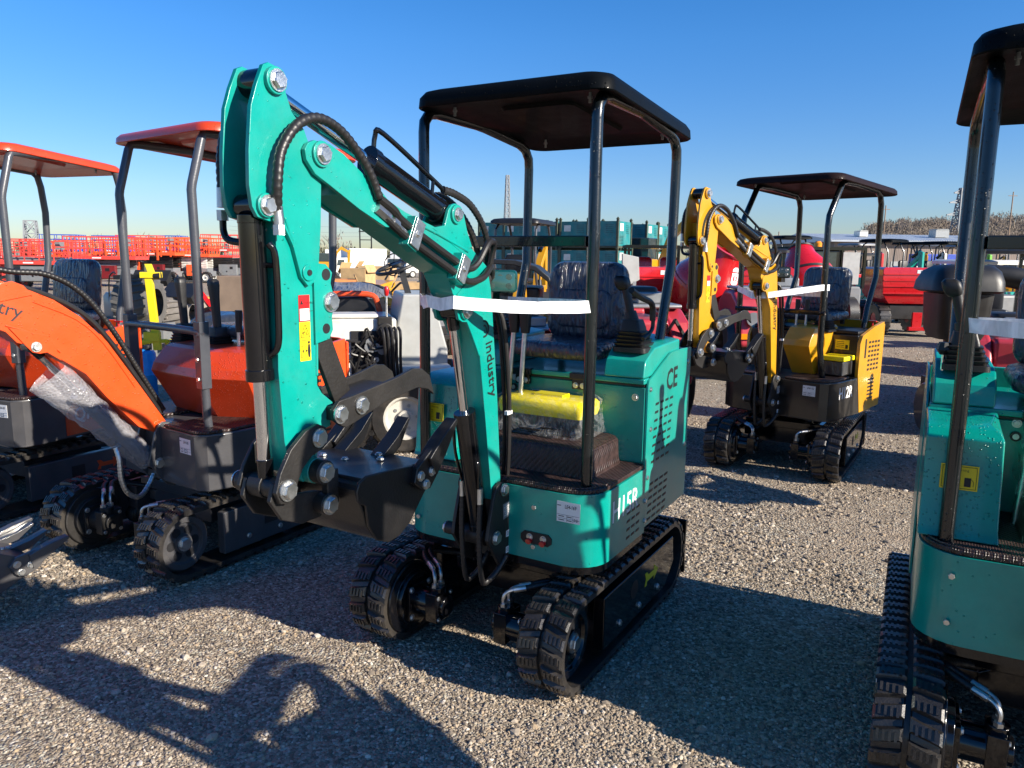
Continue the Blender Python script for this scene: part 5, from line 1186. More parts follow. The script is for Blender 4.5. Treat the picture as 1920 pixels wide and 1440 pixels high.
r4 = copy_tree(r1); put(r4, px(1895,640,8.2).x, 8.2, -.1, -22, 'red machine low behind the nearest excavator at the right')

t = empty('grass_collector', (px(1815,560,7.0).x,7.0,.02), R(-8), 'black mower grass collector with a fat curved hose at the right', 'collector')
b = B(); b.loft([[(x,y,z) for x, y in rr(-.36+k,.22-k*.5,-.25+k,.35-k,.12,5)] for k, z in ((.02,1.34),(-.02,1.36),(-.01,1.44),(.03,1.53),(.10,1.58),(.2,1.59))]); b.build('lid', BLACKP, t, ang=50)
b = B(); b.loft([[(x,y,z) for x, y in rr(-.30+k,.16-k,-.2+k,.3-k,.08,4)] for k, z in ((.05,.92),(.02,1.0),(.0,1.33))]); b.build('bag', BLACKM, t, ang=50)
b = B(); b.tube([(.15,.05,1.50),(.40,.0,1.47),(.60,-.05,1.36),(.72,-.05,1.15),(.75,-.02,.7)], .095, n=18, sub=6); b.build('hose', BLACKP, t)
b = B(); b.beam((-.1,.1,.3), (-.1,.1,.95), .05); b.beam((.1,.1,.3), (.1,.1,.95), .05); b.box(.0,.8,.1,.9,.25,.45); b.build('frame', BLACKM, t)
for x in (-.15,.75):
    b = B(); b.lathe((x-.07,.2,.24), (1,0,0), [(0,.001),(0,.22),(.02,.24),(.12,.24),(.14,.22),(.14,.001)], n=22); b.build('wheel', RUBBER, t)
t = empty('white_canopied_cart', (px(1845,520,12).x,12,0), R(12), 'small cart with a cream roof behind the black collector hose', 'cart')
b = B(); b.loft([[(x,y,z) for x, y in rr(-.5+k,.4-k,-.5+k,.6-k,.1,4)] for k, z in ((0,1.60),(0,1.64),(.05,1.67))]); b.build('roof', OFFWHITE, t)
b = B(); b.box(-.4,.35,-.4,.5,.5,1.15); b.build('body', GREYP, t, bevel=.04)
for x in (-.42,.34):
    for y in (-.4,.5): b = B(); b.beam((x,y,1.1), (x,y,1.62), .04); b.build('roof_post', GREYP, t)
for x in (-.35,.3): b = B(); b.lathe((x-.08,-.2,.27), (1,0,0), [(0,.001),(0,.25),(.02,.27),(.14,.27),(.16,.25),(.16,.001)], n=22); b.build('wheel', RUBBER, t)

def cab_machine(label, col, fr, cab=True):
    t = empty('cab_tractor', (0,0,0), 0, label, 'tractor', 'cab machines parked behind')
    b = B(); b.box(-.9,.9,-.6,.9,.5,1.15); b.build('body', col, t, bevel=.05)
    if cab: b = B(); b.box(-.85,.30,-.55,.6,1.15,2.05); b.build('cab_glass', GLASSD, t, bevel=.04)
    else:
        for x in (-.45,.25): b = B(); b.slab((x,.2,1.2), (1,0,0), (0,1,0), .5,.5,.12,.08,.03); b.slab((x,.35,1.55), (-1,0,0), (0,.1,1), .5,.6,.12,.1,.03); b.build('seat', RED, t)
    b = B(); b.box(-.95,.95,-.62,.75,2.05,2.13)
    for x in (-.88,.33,.92): b.beam((x,-.58,1.1), (x,-.58,2.08), .07); b.beam((x,.65,1.1), (x,.65,2.08), .07)
    b.build('roll_frame', fr, t)
    if cab: b = B(); b.obox((.55,-.62,1.6), (.22,0,0), (0,.02,0), (0,0,.40)); b.build('grey_guard', LGREY, t)
    if cab: b = B(); b.lathe((-.05,0,2.13), (0,0,1), [(0,.10),(.10,.10),(.15,.06),(.151,.001)], n=16); b.build('beacon', AMBER, t)
    for x in (-.6,.6):
        b = B(); b.lathe((x-.15,-.5,.45), (1,0,0), [(0,.001),(0,.42),(.03,.45),(.27,.45),(.3,.42),(.3,.001)], n=24); b.build('wheel', RUBBER, t)
    return t
c1 = cab_machine('grey cab tractor with an amber beacon behind the yellow excavator', GREYP, BLACK); put(c1, px(1536,520,16.5).x, 16.6, .16, 4, c1['label'], .82)
c2 = cab_machine('open black framed buggy with red seats between the crates and the yellow stick', BLACKP, BLACK, cab=False); put(c2, px(1245,500,17.5).x, 17.8, 0, -4, c2['label'], .9)
t = empty('black_fender_loader', (px(955,520,8.4).x,8.6,0), R(-6), 'black loader with a wide arched fender behind the crossed post', 'loader')
arc = [(-.55+.0,1.56),(-.2,1.60),(.1,1.59),(.32,1.53),(.46,1.42),(.52,1.28)]
b = B(); b.prism(arc+[(x-.02,z-.05) for x, z in arc[::-1]], 1, -.35,.35); b.build('arched_fender', BLACKP, t, bevel=.01)
b = B(); b.box(-.5,.35,-.2,.6,.45,1.30); b.build('body', BLACKM, t, bevel=.03)
b = B(); b.box(-.5,-.05,-.34,-.22,1.1,1.5); b.build('dashboard', BLACKP, t, bevel=.02)
b = B()
for x in (-.35,-.25,-.15): b.cyl((x,-.36,1.28), (x-.02,-.40,1.42), .010, n=8); b.ball((x-.02,-.40,1.43), .02, n=6)
b.build('control_levers', OFFWHITE, t)
b = B(); b.prism([(.02,.9),(.10,1.45),(.20,1.50),(.22,1.2),(.16,.9)], 1, -.3,-.22); b.build('yellow_arm', YELLOW, t, bevel=.01)
for x in (-.4,.3): b = B(); b.lathe((x-.1,-.1,.35), (1,0,0), [(0,.001),(0,.32),(.03,.35),(.17,.35),(.2,.32),(.2,.001)], n=22); b.build('wheel', RUBBER, t)
t = empty('mirror_bracket', (px(1183,520,9.0).x,9.0,.06), R(10), 'upright grey chute plate on a pole right of the central navy seat', 'chute')
b = B(); b.prism([(-.10,1.22),(-.12,1.62),(.08,1.58),(.10,1.32)], 1, -.02,.02); b.build('chute_plate', LGREY, t, bevel=.006)
b = B(); b.beam((0,0,0), (.04,0,1.3), .04); b.box(-.2,.2,-.2,.2,0,.04); b.build('pole', STEELG, t)
# far excavators with yellow booms beside the crates
for i, (u, Y, rz, lab) in enumerate(((1405//1-205, 27, 60, 'yellow excavator boom showing right of the crates'),(606, 66, 100, 'yellow excavator far behind the teal stick, left of the box truck'))):
    t = empty('large_excavator', (wx(u,Y),Y,gz_(Y)), R(rz), lab, 'excavator', 'far yellow excavators')
    b = B(); b.prism([(-.5,1.0),(-1.0,2.4),(-1.5,2.9),(-2.2,2.5),(-2.15,2.3),(-1.5,2.6),(-1.2,2.3),(-.8,1.0)], 0, -.15,.15); b.prism([(-2.3,2.7),(-2.0,2.5),(-2.0,1.0),(-2.15,1.0)], 0, -.12,.12); b.build('boom', YELLOW, t, bevel=.02)
    b = B(); b.box(-.8,.8,-.7,1.2,.9,1.6); b.build('body', YELLOW, t, bevel=.05); b = B(); b.box(-.8,.0,-.6,.4,1.6,2.3); b.build('cab', GLASSD, t, bevel=.03)
    for x in (-.8,.8):
        b = B(); lp = track_loop(32,.35,-.9,.9,.38); b.loft([[(x-.18,y,z) for y,z,_,_ in lp],[(x+.18,y,z) for y,z,_,_ in lp]]); b.build('track', RUBBER, t)

# ---- assorted small yard machines that crowd the middle distance
def utility(kind, col, seed, label):
    r = random.Random(seed); t = empty('yard_machine', (0,0,0), 0, label, 'machine', 'small machines crowding the yard')
    w, l = r.uniform(.30,.42), r.uniform(.45,.7); h = r.uniform(.55,.85)
    b = B(); b.box(-w,w,-l,l,.28,.36); b.box(-w*.8,w*.8,-l*.9,-l*.2,.36,.48); b.build('chassis', BLACKM, t, bevel=.008)
    b = B(); b.loft([[(x,y,z) for x, y in rr(-w*.85+k,w*.85-k,-l*.2+k,l*.9-k,.06,4)] for k, z in ((.02,.36),(0,.42),(0,h),(.04,h+.08),(.12,h+.10))]); hd = b.build('hood', col, t, ang=40)
    b = B()
    for i in range(5): b.box(-w*.6,w*.6,-l*.2-.012,-l*.2-.002,.45+i*.06,.475+i*.06)
    for i in range(1): b.box(-w*.65,w*.65,-l*.2-.003,-l*.2,.42,.76)
    b.build('grille', INK, hd)
    b = B(); b.cyl((-w*.5,-l*.55,.48), (-w*.5,-l*.55,.48+r.uniform(.1,.22)), .09, n=14); b.box(-.05,w*.7,-l*.75,-l*.35,.48,.66); b.cyl((.1,-l*.8,.58), (.1,-l*.7,.58), .08, n=16); b.build('engine', STEELG, t, bevel=.01)
    b = B(); b.tube([(w*.6,-l*.4,.66),(w*.7,-l*.6,.8),(w*.2,-l*.7,.74),(-.05,-l*.6,.64)], .016, n=6, sub=4); b.tube([(-w*.6,-l*.5,.5),(-w*.7,-l*.9,.7),(0,-l*.8,.75)], .014, n=6, sub=4); b.build('hose', HOSE, t)
    if kind % 3 == 0:
        b = B()
        for s in (-1,1): b.tube([(s*w*.8,l*.2,h*.8),(s*w*.9,-l*.2,h+.35),(s*w*.9,-l*.7,h+.48),(s*w*.9,-l*.95,h+.46)], .014, n=8, sub=4)
        b.beam((-w*.9,-l*.3,h+.38), (w*.9,-l*.3,h+.38), .025); b.build('handlebar', BLACKP, t)
    elif kind % 3 == 1:
        for s in (-1,1):
            for y in (-l*.8, l*.85): b = B(); b.beam((s*w*.9,y,.36), (s*w*.9,y,1.75), .045); b.build('roof_post', POSTB, t)
        b = B(); b.loft([[(x,y,z) for x, y in rr(-w*1.1+k,w*1.1-k,-l*1.05+k,l*1.05-k,.08,4)] for k, z in ((0,1.75),(0,1.79),(.06,1.82))]); b.build('roof', BLACKP, t)
        b = B(); b.slab((0,.1,h+.12), (1,0,0), (0,1,0), .4,.36,.08,.06,.02); b.slab((0,.26,h+.38), (-1,0,0), (0,.1,1), .38,.42,.08,.06,.02); b.build('seat', BLACKP, t)
    else:
        b = B(); b.beam((-w*.6,-l*.2,h), (-w*.5,-l*.9,h+.5), .05,.07); b.beam((w*.6,-l*.2,h), (w*.5,-l*.9,h+.5), .05,.07); b.beam((-w*.5,-l*.9,h+.5), (w*.5,-l*.9,h+.5), .05); b.build('lift_arm', col, t)
        b = B(); b.loft([[(x,-l*1.0-k,z) for x, k, z in ((-w,0,h+.42),(w,0,h+.42),(w,.18,h+.30),(-w,.18,h+.30))], [(x,-l*1.0-k-.02,z+.1) for x, k, z in ((-w,0,h+.5),(w,0,h+.5),(w,.22,h+.30),(-w,.22,h+.30))]]); b.build('bucket', BLACKM, t)
    for s in (-1,1):
        for y in (-l*.6, l*.6):
            b = B(); q = .17+.05*(kind % 2); b.lathe((s*(w+.06)-.07,y,q), (1,0,0), [(0,q*.55),(0,q*.93),(.02,q),(.12,q),(.14,q*.93),(.14,q*.55)], n=20); wh = b.build('wheel', RUBBER, t)
            b = B(); b.lathe((s*(w+.06)-.055,y,q), (1,0,0), [(0,.001),(0,q*.56),(.11,q*.56),(.11,.001)], n=16); b.build('rim', OFFWHITE if kind % 2 else STEELG, wh)
    b = B(); b.box(-.10,.10,l*.2,l*.2+.1,h+.101,h+.104); b.box(w*.85,w*.85+.002,.0,.22,.5,.6); b.build('label_plate', WHITE, hd)
    return t
UL = [(640,9.0,2,'off white yard machine with a black bucket behind the bolt holes of the teal stick',OFFWHITE,20),(668,12.5,0,'grey walk behind yard machine left of the red knobbed lever',GREYP,-30),(760,9.6,2,'grey yard machine with lift arms right of the steering wheel',LGREY,40),(800,13.0,0,'yellow walk behind yard machine behind the boom cylinder rod',YELLOW,15),(830,17,1,'white roofed small yard machine far behind the teal boom',OFFWHITE,-20),
      (402,12.2,2,'red yard machine with lift arms behind the plywood crate',RED,-25),(365,14.5,0,'yellow walk behind yard machine behind the black joysticks',YELLOW,30),(310,15.5,2,'grey yard machine with lift arms behind the yellow hoist',LGREY,0),(232,15,0,'black and grey walk behind yard machine left of the tractor tyre',GREYP,45),
      (1600,20,1,'black roofed white yard machine left of the red ribbed skip',OFFWHITE,10),(1665,21,2,'white yard machine with lift arms just above the red ribbed skip',OFFWHITE,-15),(1735,21,0,'yellow low yard machine between the skip and the blue truck',YELLOW,20),(1870,11,1,'grey yard machine with a black roof right of the collector hose',GREYP,-20),(1900,14.5,2,'red yard machine with lift arms at the far right edge',RED,12),(1225,16,0,'black and white walk behind machine above the red skip behind the hand lever',OFFWHITE,8),(1010,10.5,2,'yellow yard machine with lift arms behind the central seat',YELLOW,25),(1420,14,1,'maroon yard machine with a black roof behind the yellow boom',REDF,-10)]
for i, (u, Y, k, lab, col, rz) in enumerate(UL):
    m_ = utility(k, col, 40+i, lab); put(m_, (u-963)/1442*Y*.9865, Y, gz_(Y), rz, lab)
# ------------------------------------------------------------------ far setting
t = empty('long_shed', (0,0,0), 0, 'long grey brown corrugated shed with a metal roof at the foot of the hill', 'building')
x0, x1, y = wx(1562,108), wx(2150,108), 108
wm, nt, pr = newmat('ribbed brown wall'); tc = N(nt,'ShaderNodeTexCoord'); wv = N(nt,'ShaderNodeTexWave', Scale=1.3, Distortion=.3); nz = N(nt,'ShaderNodeTexNoise', Scale=.35, Detail=4.0)
nt.links.new(tc.outputs['Object'], wv.inputs['Vector']); nt.links.new(tc.outputs['Object'], nz.inputs['Vector'])
mx = N(nt,'ShaderNodeMath', operation='MULTIPLY_ADD'); nt.links.new(wv.outputs[1], mx.inputs[0]); mx.inputs[1].default_value = .5; nt.links.new(nz.outputs['Fac'], mx.inputs[2])
nt.links.new(ramp(nt, mx.outputs[0], [(.3,(.13,.10,.085)),(1.1,(.27,.215,.18))]), pr.inputs['Base Color']); pr.inputs['Roughness'].default_value = .7
b = B(); b.box(x0,x1,y,y+26,ZB,4.2); w = b.build('wall', wm, t)
b = B()
for i in range(9): b.box(x0+4+i*6.2,x0+4.25+i*6.2,y-.08,y,ZB,4.2)
b.build('wall_seam', WOODP, w)
b = B(); b.box(x0+8,x0+13.5,y-.06,y+.0,ZB,1.6); b.build('loading_door', LGREY, w)
b = B(); b.loft([[(x0-.8,y-.9,4.2),(x0-.8,y-.9,4.42),(x0-.8,y+13,5.6),(x0-.8,y+27,4.4),(x0-.8,y+27,4.2)],[(x1,y-.9,4.2),(x1,y-.9,4.42),(x1,y+13,5.6),(x1,y+27,4.4),(x1,y+27,4.2)]])
n = 130
for i in range(n):
    xx = x0-.8+(x1-x0)*i/n; b.beam((xx,y-.92,4.46), (xx,y+12.9,5.64), .16,.10)
rf = b.build('roof', paint('galvanised roof', (.46,.50,.55), .45, metal=.2, var=.08, scale=.5), t)
for xa, s in ((x0+6.2,.6),(x0+17.5,.95),(x0+22,.45),(x0+33,.5)):
    b = B(); b.box(xa-s,xa+s,y+5,y+7,5.1,5.2+s*1.0); b.box(xa-s*.9,xa+s*.9,y+4.95,y+7.05,5.25+s*1.0,5.35+s*1.0); b.build('roof_vent', OFFWHITE if s < .9 else LGREY, rf)

def lattice(name, label, x, y, H, w0, w1, arms=(), z=ZB, th=.16, levels=12, group=None):
    t = empty(name, (x,y,z), R(20), label, 'tower', group)
    b = B()
    for lv in range(levels):
        za, zb = H*lv/levels, H*(lv+1)/levels; wa, wb = w0+(w1-w0)*lv/levels, w0+(w1-w0)*(lv+1)/levels
        ca = [(-wa,-wa,za),(wa,-wa,za),(wa,wa,za),(-wa,wa,za)]; cb = [(-wb,-wb,zb),(wb,-wb,zb),(wb,wb,zb),(-wb,wb,zb)]
        for i in range(4):
            j = (i+1)%4; b.beam(ca[i], cb[i], th*1.3); b.beam(ca[i], cb[j], th); b.beam(ca[j], cb[i], th); b.beam(cb[i], cb[j], th)
    b.build('lattice_mast', STEELF, t)
    if arms:
        b = B()
        for zz, l in arms: b.beam((-l,0,zz), (l,0,zz), th*1.4); b.beam((-l,0,zz), (0,0,zz+1.6), th); b.beam((l,0,zz), (0,0,zz+1.6), th)
        b.build('cross_arm', STEELF, t)
    return t
STEELF = paint('weathered mast steel', (.22,.235,.25), .6, var=.1)
lattice('radio_mast', 'slender lattice radio mast between the central canopy posts', wx(950,200), 200, 23, 1.0, .35, th=.10, levels=16)
lattice('power_pylon', 'steel power pylon on the wooded hill at the right', wx(1789,330), 330, 31, 3.0, .6, arms=((20,7),(25,6),(29,4)), th=.32, levels=9, z=1)
lattice('power_pylon', 'small flat topped pylon on the left horizon', wx(61,260), 260, 12.5, 2.2, 1.6, th=.28, levels=3)
for u, Y, H, lab in ((675,150,6.2,'left'),(696,150,5.6,'right')): pass
t = empty('timber_gantry', (wx(686,150),150,ZB), 0, 'two legged timber power gantry above the white box truck', 'power pole')
b = B(); b.beam((-1.1,0,0), (-1.1,0,9.6), .22); b.beam((1.1,0,0), (1.1,0,7.4), .22); b.build('pole', BLACKM, t)
b = B(); b.beam((-1.3,0,7.2), (1.4,0,7.2), .2); b.beam((-1.1,0,5.6), (1.1,0,5.6), .16); b.build('cross_beam', BLACKM, t)
for u, H, lab in ((1457,8.5,'thin power pole left of the grey cab tractor'),(1292,9,'thin power pole right of the central canopy'),(1652,14,'thin pole on the shed side of the hill'),(1885,17,'pale pole in front of the hill at far right')):
    t = empty('power_pole', (wx(u,160),160,ZB), 0, lab, 'power pole'); b = B(); b.cyl((0,0,0), (0,0,H), .16,.11, n=8); b.build('pole', WOODP, t); b = B(); b.beam((-.9,0,H-.8), (.9,0,H-.8), .12); b.build('cross_arm', WOODP, t)
for i, (za, zb, lab) in enumerate(((8.4,6.9,'topmost'),(7.2,5.9,'middle'),(6.4,5.2,'lowest'))):
    b = B(); A, E_ = Vector((-60,165,za)), Vector((72,150,zb)); pts = []
    for k in range(31):
        s = k/30; p = A.lerp(E_, s); p.z -= 1.6*(1-(((s*3)%1)*2-1)**2)*.6; pts.append(p)
    b.tube(pts, .028, n=4); tag(b.build('power_cable', STEELF), f'{lab} of the thin sagging cables crossing the sky low behind the yard', 'cable', 'power cables low over the horizon')

# hill with bare woods
def fbm(x, y):
    return math.sin(x*.031+1.3)*.5+math.sin(x*.083+y*.02)*.25+math.sin(x*.19+2.1)*.12
def hillz(x, y):
    u = 960+1442*x/max(y,1); e = max(0, min(1, (u-1530)/105)); e = e*e*(3-2*e)
    d = max(0, min(1, (y-250)/150)); d = d*d*(3-2*d)
    return ZB-.3+(16+2.0*fbm(x*1.5,y)+6*max(0,min(1,(u-1600)/600)))*e*d
nx, ny = 120, 16
vs = [(60+860*i/(nx-1), 250+330*j/(ny-1)) for j in range(ny) for i in range(nx)]
b = B(); b.add([(x,yy,hillz(x,yy)) for x, yy in vs], [(j*nx+i,j*nx+i+1,(j+1)*nx+i+1,(j+1)*nx+i) for j in range(ny-1) for i in range(nx-1)])
hl = b.build('hill', paint('dry grass hillside', (.26,.215,.13), .9, var=.25, scale=.06, bump=0)); tag(hl, kind='structure')
rng = np.random.default_rng(4)
def twig_cloud(cs, hs, per, sz, seed):
    """leafless crowns: short upright trunks and many small ragged twig-sheaf faces filling an uneven crown"""
    r = np.random.default_rng(seed); V = []; F = []
    for (x, y, z), h in zip(cs, hs):
        n0 = len(V); w = h*.012+.06
        for dx, dy in ((-w,0),(w,0)): V += [(x+dx,y+dy,z-.5),(x+dx*.5,y+dy*.5,z+h*.75)]
        F.append((n0,n0+2,n0+3,n0+1))
        lobes = [(r.normal(0,h*.14), r.normal(0,h*.14), h*r.uniform(.45,.9), h*r.uniform(.12,.24)) for _ in range(5)]
        for _ in range(per):
            lx, ly, lz, lr = lobes[r.integers(5)]
            d = r.normal(0,1,3); d /= np.linalg.norm(d)+1e-6; q = np.array([x+lx,y+ly,z+lz])+d*lr*r.uniform(.3,1.1)
            a = np.array([r.normal(0,.35), r.normal(0,.35), 1.0]); a /= np.linalg.norm(a); bb = np.cross(a, r.normal(0,1,3)); bb /= np.linalg.norm(bb)+1e-6
            l, ww = sz*r.uniform(.7,1.9), sz*r.uniform(.16,.42)
            n0 = len(V); V += [tuple(q-a*l-bb*ww*.4), tuple(q-a*l*.2+bb*ww), tuple(q+a*l), tuple(q+a*l*.1-bb*ww)]
            F.append((n0,n0+1,n0+2,n0+3))
    me = bpy.data.meshes.new('twigs'); me.from_pydata(V, [], F); me.update(); return me
def twigmat(name, c0, c1, c2):
    m, nt, p = newmat(name); ge = N(nt,'ShaderNodeNewGeometry'); tc = N(nt,'ShaderNodeTexCoord'); ns = N(nt,'ShaderNodeTexNoise', Scale=.16, Detail=3.0); nt.links.new(tc.outputs['Object'], ns.inputs['Vector'])
    ad = N(nt,'ShaderNodeMath', operation='MULTIPLY_ADD'); nt.links.new(ge.outputs['Random Per Island'], ad.inputs[0]); ad.inputs[1].default_value = .5; nt.links.new(ns.outputs['Fac'], ad.inputs[2])
    nt.links.new(ramp(nt, ad.outputs[0], [(.45,c0),(.75,c1),(1.0,c2)]), p.inputs['Base Color']); p.inputs['Roughness'].default_value = .9; return m
TW = twigmat('bare wood twigs', (.19,.152,.128), (.225,.182,.15), (.265,.222,.16))
cs = []; hs = []
while len(cs) < 2300:
    x, yy = rng.uniform(100,780), rng.uniform(300,520)
    u = 960+1442*x/yy
    if u < 1555 or u > 2900: continue
    cs.append((x,yy,hillz(x,yy))); hs.append(rng.uniform(6.8,9.5)*(.6+.4*min(1,(u-1540)/120)))
me = twig_cloud(cs, hs, 160, .36, 5); me.materials.append(TW); o = bpy.data.objects.new('hill_woods', me); COL.objects.link(o); tag(o, 'leafless brown woods covering the hill behind the shed', 'woods', kind='stuff')
# single leafless trees on the left horizon
tl = [(45,180,4.6,'bare bush by the small pylon at far left'),(187,150,7.5,'bare forked tree above the red lifts'),(262,150,6.6,'small bare tree left of the orange canopy post'),(333,160,6.5,'bare tree between the orange canopy posts'),(372,165,7.2,'thin bare tree right of the orange canopy post'),(622,140,7.0,'bushy bare tree right behind the teal stick'),(652,150,5.5,'low bare tree left of the white box truck'),(1485,150,5.0,'low bare bush left of the shed'),(1550,140,7.5,'bare tree at the left end of the hill')]
BARK = paint('grey bark', (.16,.135,.115), .9)
for i, (u, Y, h, lab) in enumerate(tl):
    t = empty('bare_tree', (wx(u,Y),Y,ZB), R(i*40), lab, 'tree', 'leafless trees on the horizon'); r = random.Random(i)
    b = B()
    def grow(p, d, l, rad, n):
        q = p+d*l; b.cyl(p, q, rad, rad*.7, n=5)
        if n:
            for _ in range(3):
                dd = (d+Vector((r.uniform(-.6,.6), r.uniform(-.6,.6), r.uniform(-.1,.4)))).normalized(); grow(p+d*l*r.uniform(.6,1), dd, l*r.uniform(.55,.8), rad*.6, n-1)
    grow(Vector((0,0,0)), Vector((0,0,1)), h*.36, .13, 4); tr = b.build('trunk', BARK, t)
    me = twig_cloud([(0,0,.2)], [h*.95], 90 if i not in (1,4) else 25, .26, 30+i); me.materials.append(TW); o = bpy.data.objects.new('crown', me); COL.objects.link(o); o.parent = t
cs = [(float(rng.uniform(wx(590,220),wx(900,220))),220+float(rng.uniform(-10,10)),ZB) for _ in range(60)]; cs += [(float(rng.uniform(wx(1290,300),wx(1560,300))),300+float(rng.uniform(-10,10)),ZB) for _ in range(40)]; cs += [(float(rng.uniform(wx(-80,260),wx(420,260))),260.,ZB) for _ in range(50)]
me = twig_cloud(cs, [float(rng.uniform(3.0,6.5)) for _ in cs], 70, .5, 9); me.materials.append(twigmat('hedge twigs', (.07,.08,.045), (.13,.125,.08), (.20,.18,.11))); o = bpy.data.objects.new('hedge_line', me); COL.objects.link(o); tag(o, 'low line of scrub along the far edge of the yard', 'scrub', kind='stuff')

# ------------------------------------------------------------------ ground
def gz(x, y):
    s = max(0, min(1, (y-48)/36)); return (ZB)*s*s*(3-2*s)
ys = [-30,-10,0,1,2,3,4,5,6,8,10,13,17,22,28,35,42,48,52,56,60,64,68,72,76,80,84,90,120,200,400,800,1600,3000]; xs = [-3000,-1200,-500,-200,-80,-40,-20,-12,-8,-5,-3,-2,-1,0,1,2,3,5,8,12,20,40,80,200,500,1200,3000]
b = B(); b.add([(x,yy,gz(x,yy)) for yy in ys for x in xs], [(j*len(xs)+i,j*len(xs)+i+1,(j+1)*len(xs)+i+1,(j+1)*len(xs)+i) for j in range(len(ys)-1) for i in range(len(xs)-1)])
m, nt, p = newmat('gravel ground'); L = nt.links.new
ge = N(nt,'ShaderNodeNewGeometry'); pos = ge.outputs['Position']
v1 = N(nt,'ShaderNodeTexVoronoi', Scale=80.0); v2 = N(nt,'ShaderNodeTexVoronoi', Scale=27.0); v3 = N(nt,'ShaderNodeTexVoronoi', Scale=140.0)
n1 = N(nt,'ShaderNodeTexNoise', Scale=.55, Detail=7.0, Roughness=.62); n2 = N(nt,'ShaderNodeTexNoise', Scale=9.0, Detail=8.0, Roughness=.7); n3 = N(nt,'ShaderNodeTexNoise', Scale=.05, Detail=6.0)
for n in (v1,v2,v3,n1,n2,n3): L(pos, n.inputs['Vector'])
s1 = N(nt,'ShaderNodeSeparateColor'); L(v1.outputs['Color'], s1.inputs[0])
stone = ramp(nt, s1.outputs[0], [(.0,(0.108,0.091,0.070)),(.35,(0.240,0.195,0.144)),(.65,(0.348,0.286,0.214)),(.88,(0.421,0.405,0.320)),(1.0,(0.594,0.532,0.442))])
s2 = N(nt,'ShaderNodeSeparateColor'); L(v2.outputs['Color'], s2.inputs[0])
dirt = ramp(nt, n2.outputs['Fac'], [(.3,(0.216,0.168,0.120)),(.6,(0.408,0.318,0.228)),(.8,(0.528,0.420,0.312))])
mk = ramp(nt, n1.outputs['Fac'], [(.44,(0,0,0)),(.66,(.85,.85,.85))])
mxc = N(nt,'ShaderNodeMix', data_type='RGBA'); L(mk, mxc.inputs[0]); L(stone, mxc.inputs[6]); L(dirt, mxc.inputs[7])
# beyond the gravel lot the ground is brown packed dirt
sx = N(nt,'ShaderNodeSeparateXYZ'); L(pos, sx.inputs[0]); mr = N(nt,'ShaderNodeMapRange'); L(sx.outputs[1], mr.inputs[0]); mr.inputs[1].default_value = 14; mr.inputs[2].default_value = 24
far = ramp(nt, n3.outputs['Fac'], [(.35,(0.264,0.216,0.162)),(.65,(0.408,0.342,0.264))])
mx2 = N(nt,'ShaderNodeMix', data_type='RGBA'); L(mr.outputs[0], mx2.inputs[0]); L(mxc.outputs[2], mx2.inputs[6]); L(far, mx2.inputs[7]); L(mx2.outputs[2], p.inputs['Base Color'])
p.inputs['Roughness'].default_value = .92; p.inputs['Specular IOR Level'].default_value = .25
h1 = N(nt,'ShaderNodeMath', operation='MULTIPLY_ADD'); L(v1.outputs['Distance'], h1.inputs[0]); h1.inputs[1].default_value = -1; L(n2.outputs['Fac'], h1.inputs[2])
h2 = N(nt,'ShaderNodeMath', operation='MULTIPLY_ADD'); L(v3.outputs['Distance'], h2.inputs[0]); h2.inputs[1].default_value = -.4; L(h1.outputs[0], h2.inputs[2])
bp = N(nt,'ShaderNodeBump', Strength=.9, Distance=.012); L(h2.outputs[0], bp.inputs['Height']); L(bp.outputs[0], p.inputs['Normal'])
gd = b.build('ground', m); tag(gd, kind='structure')

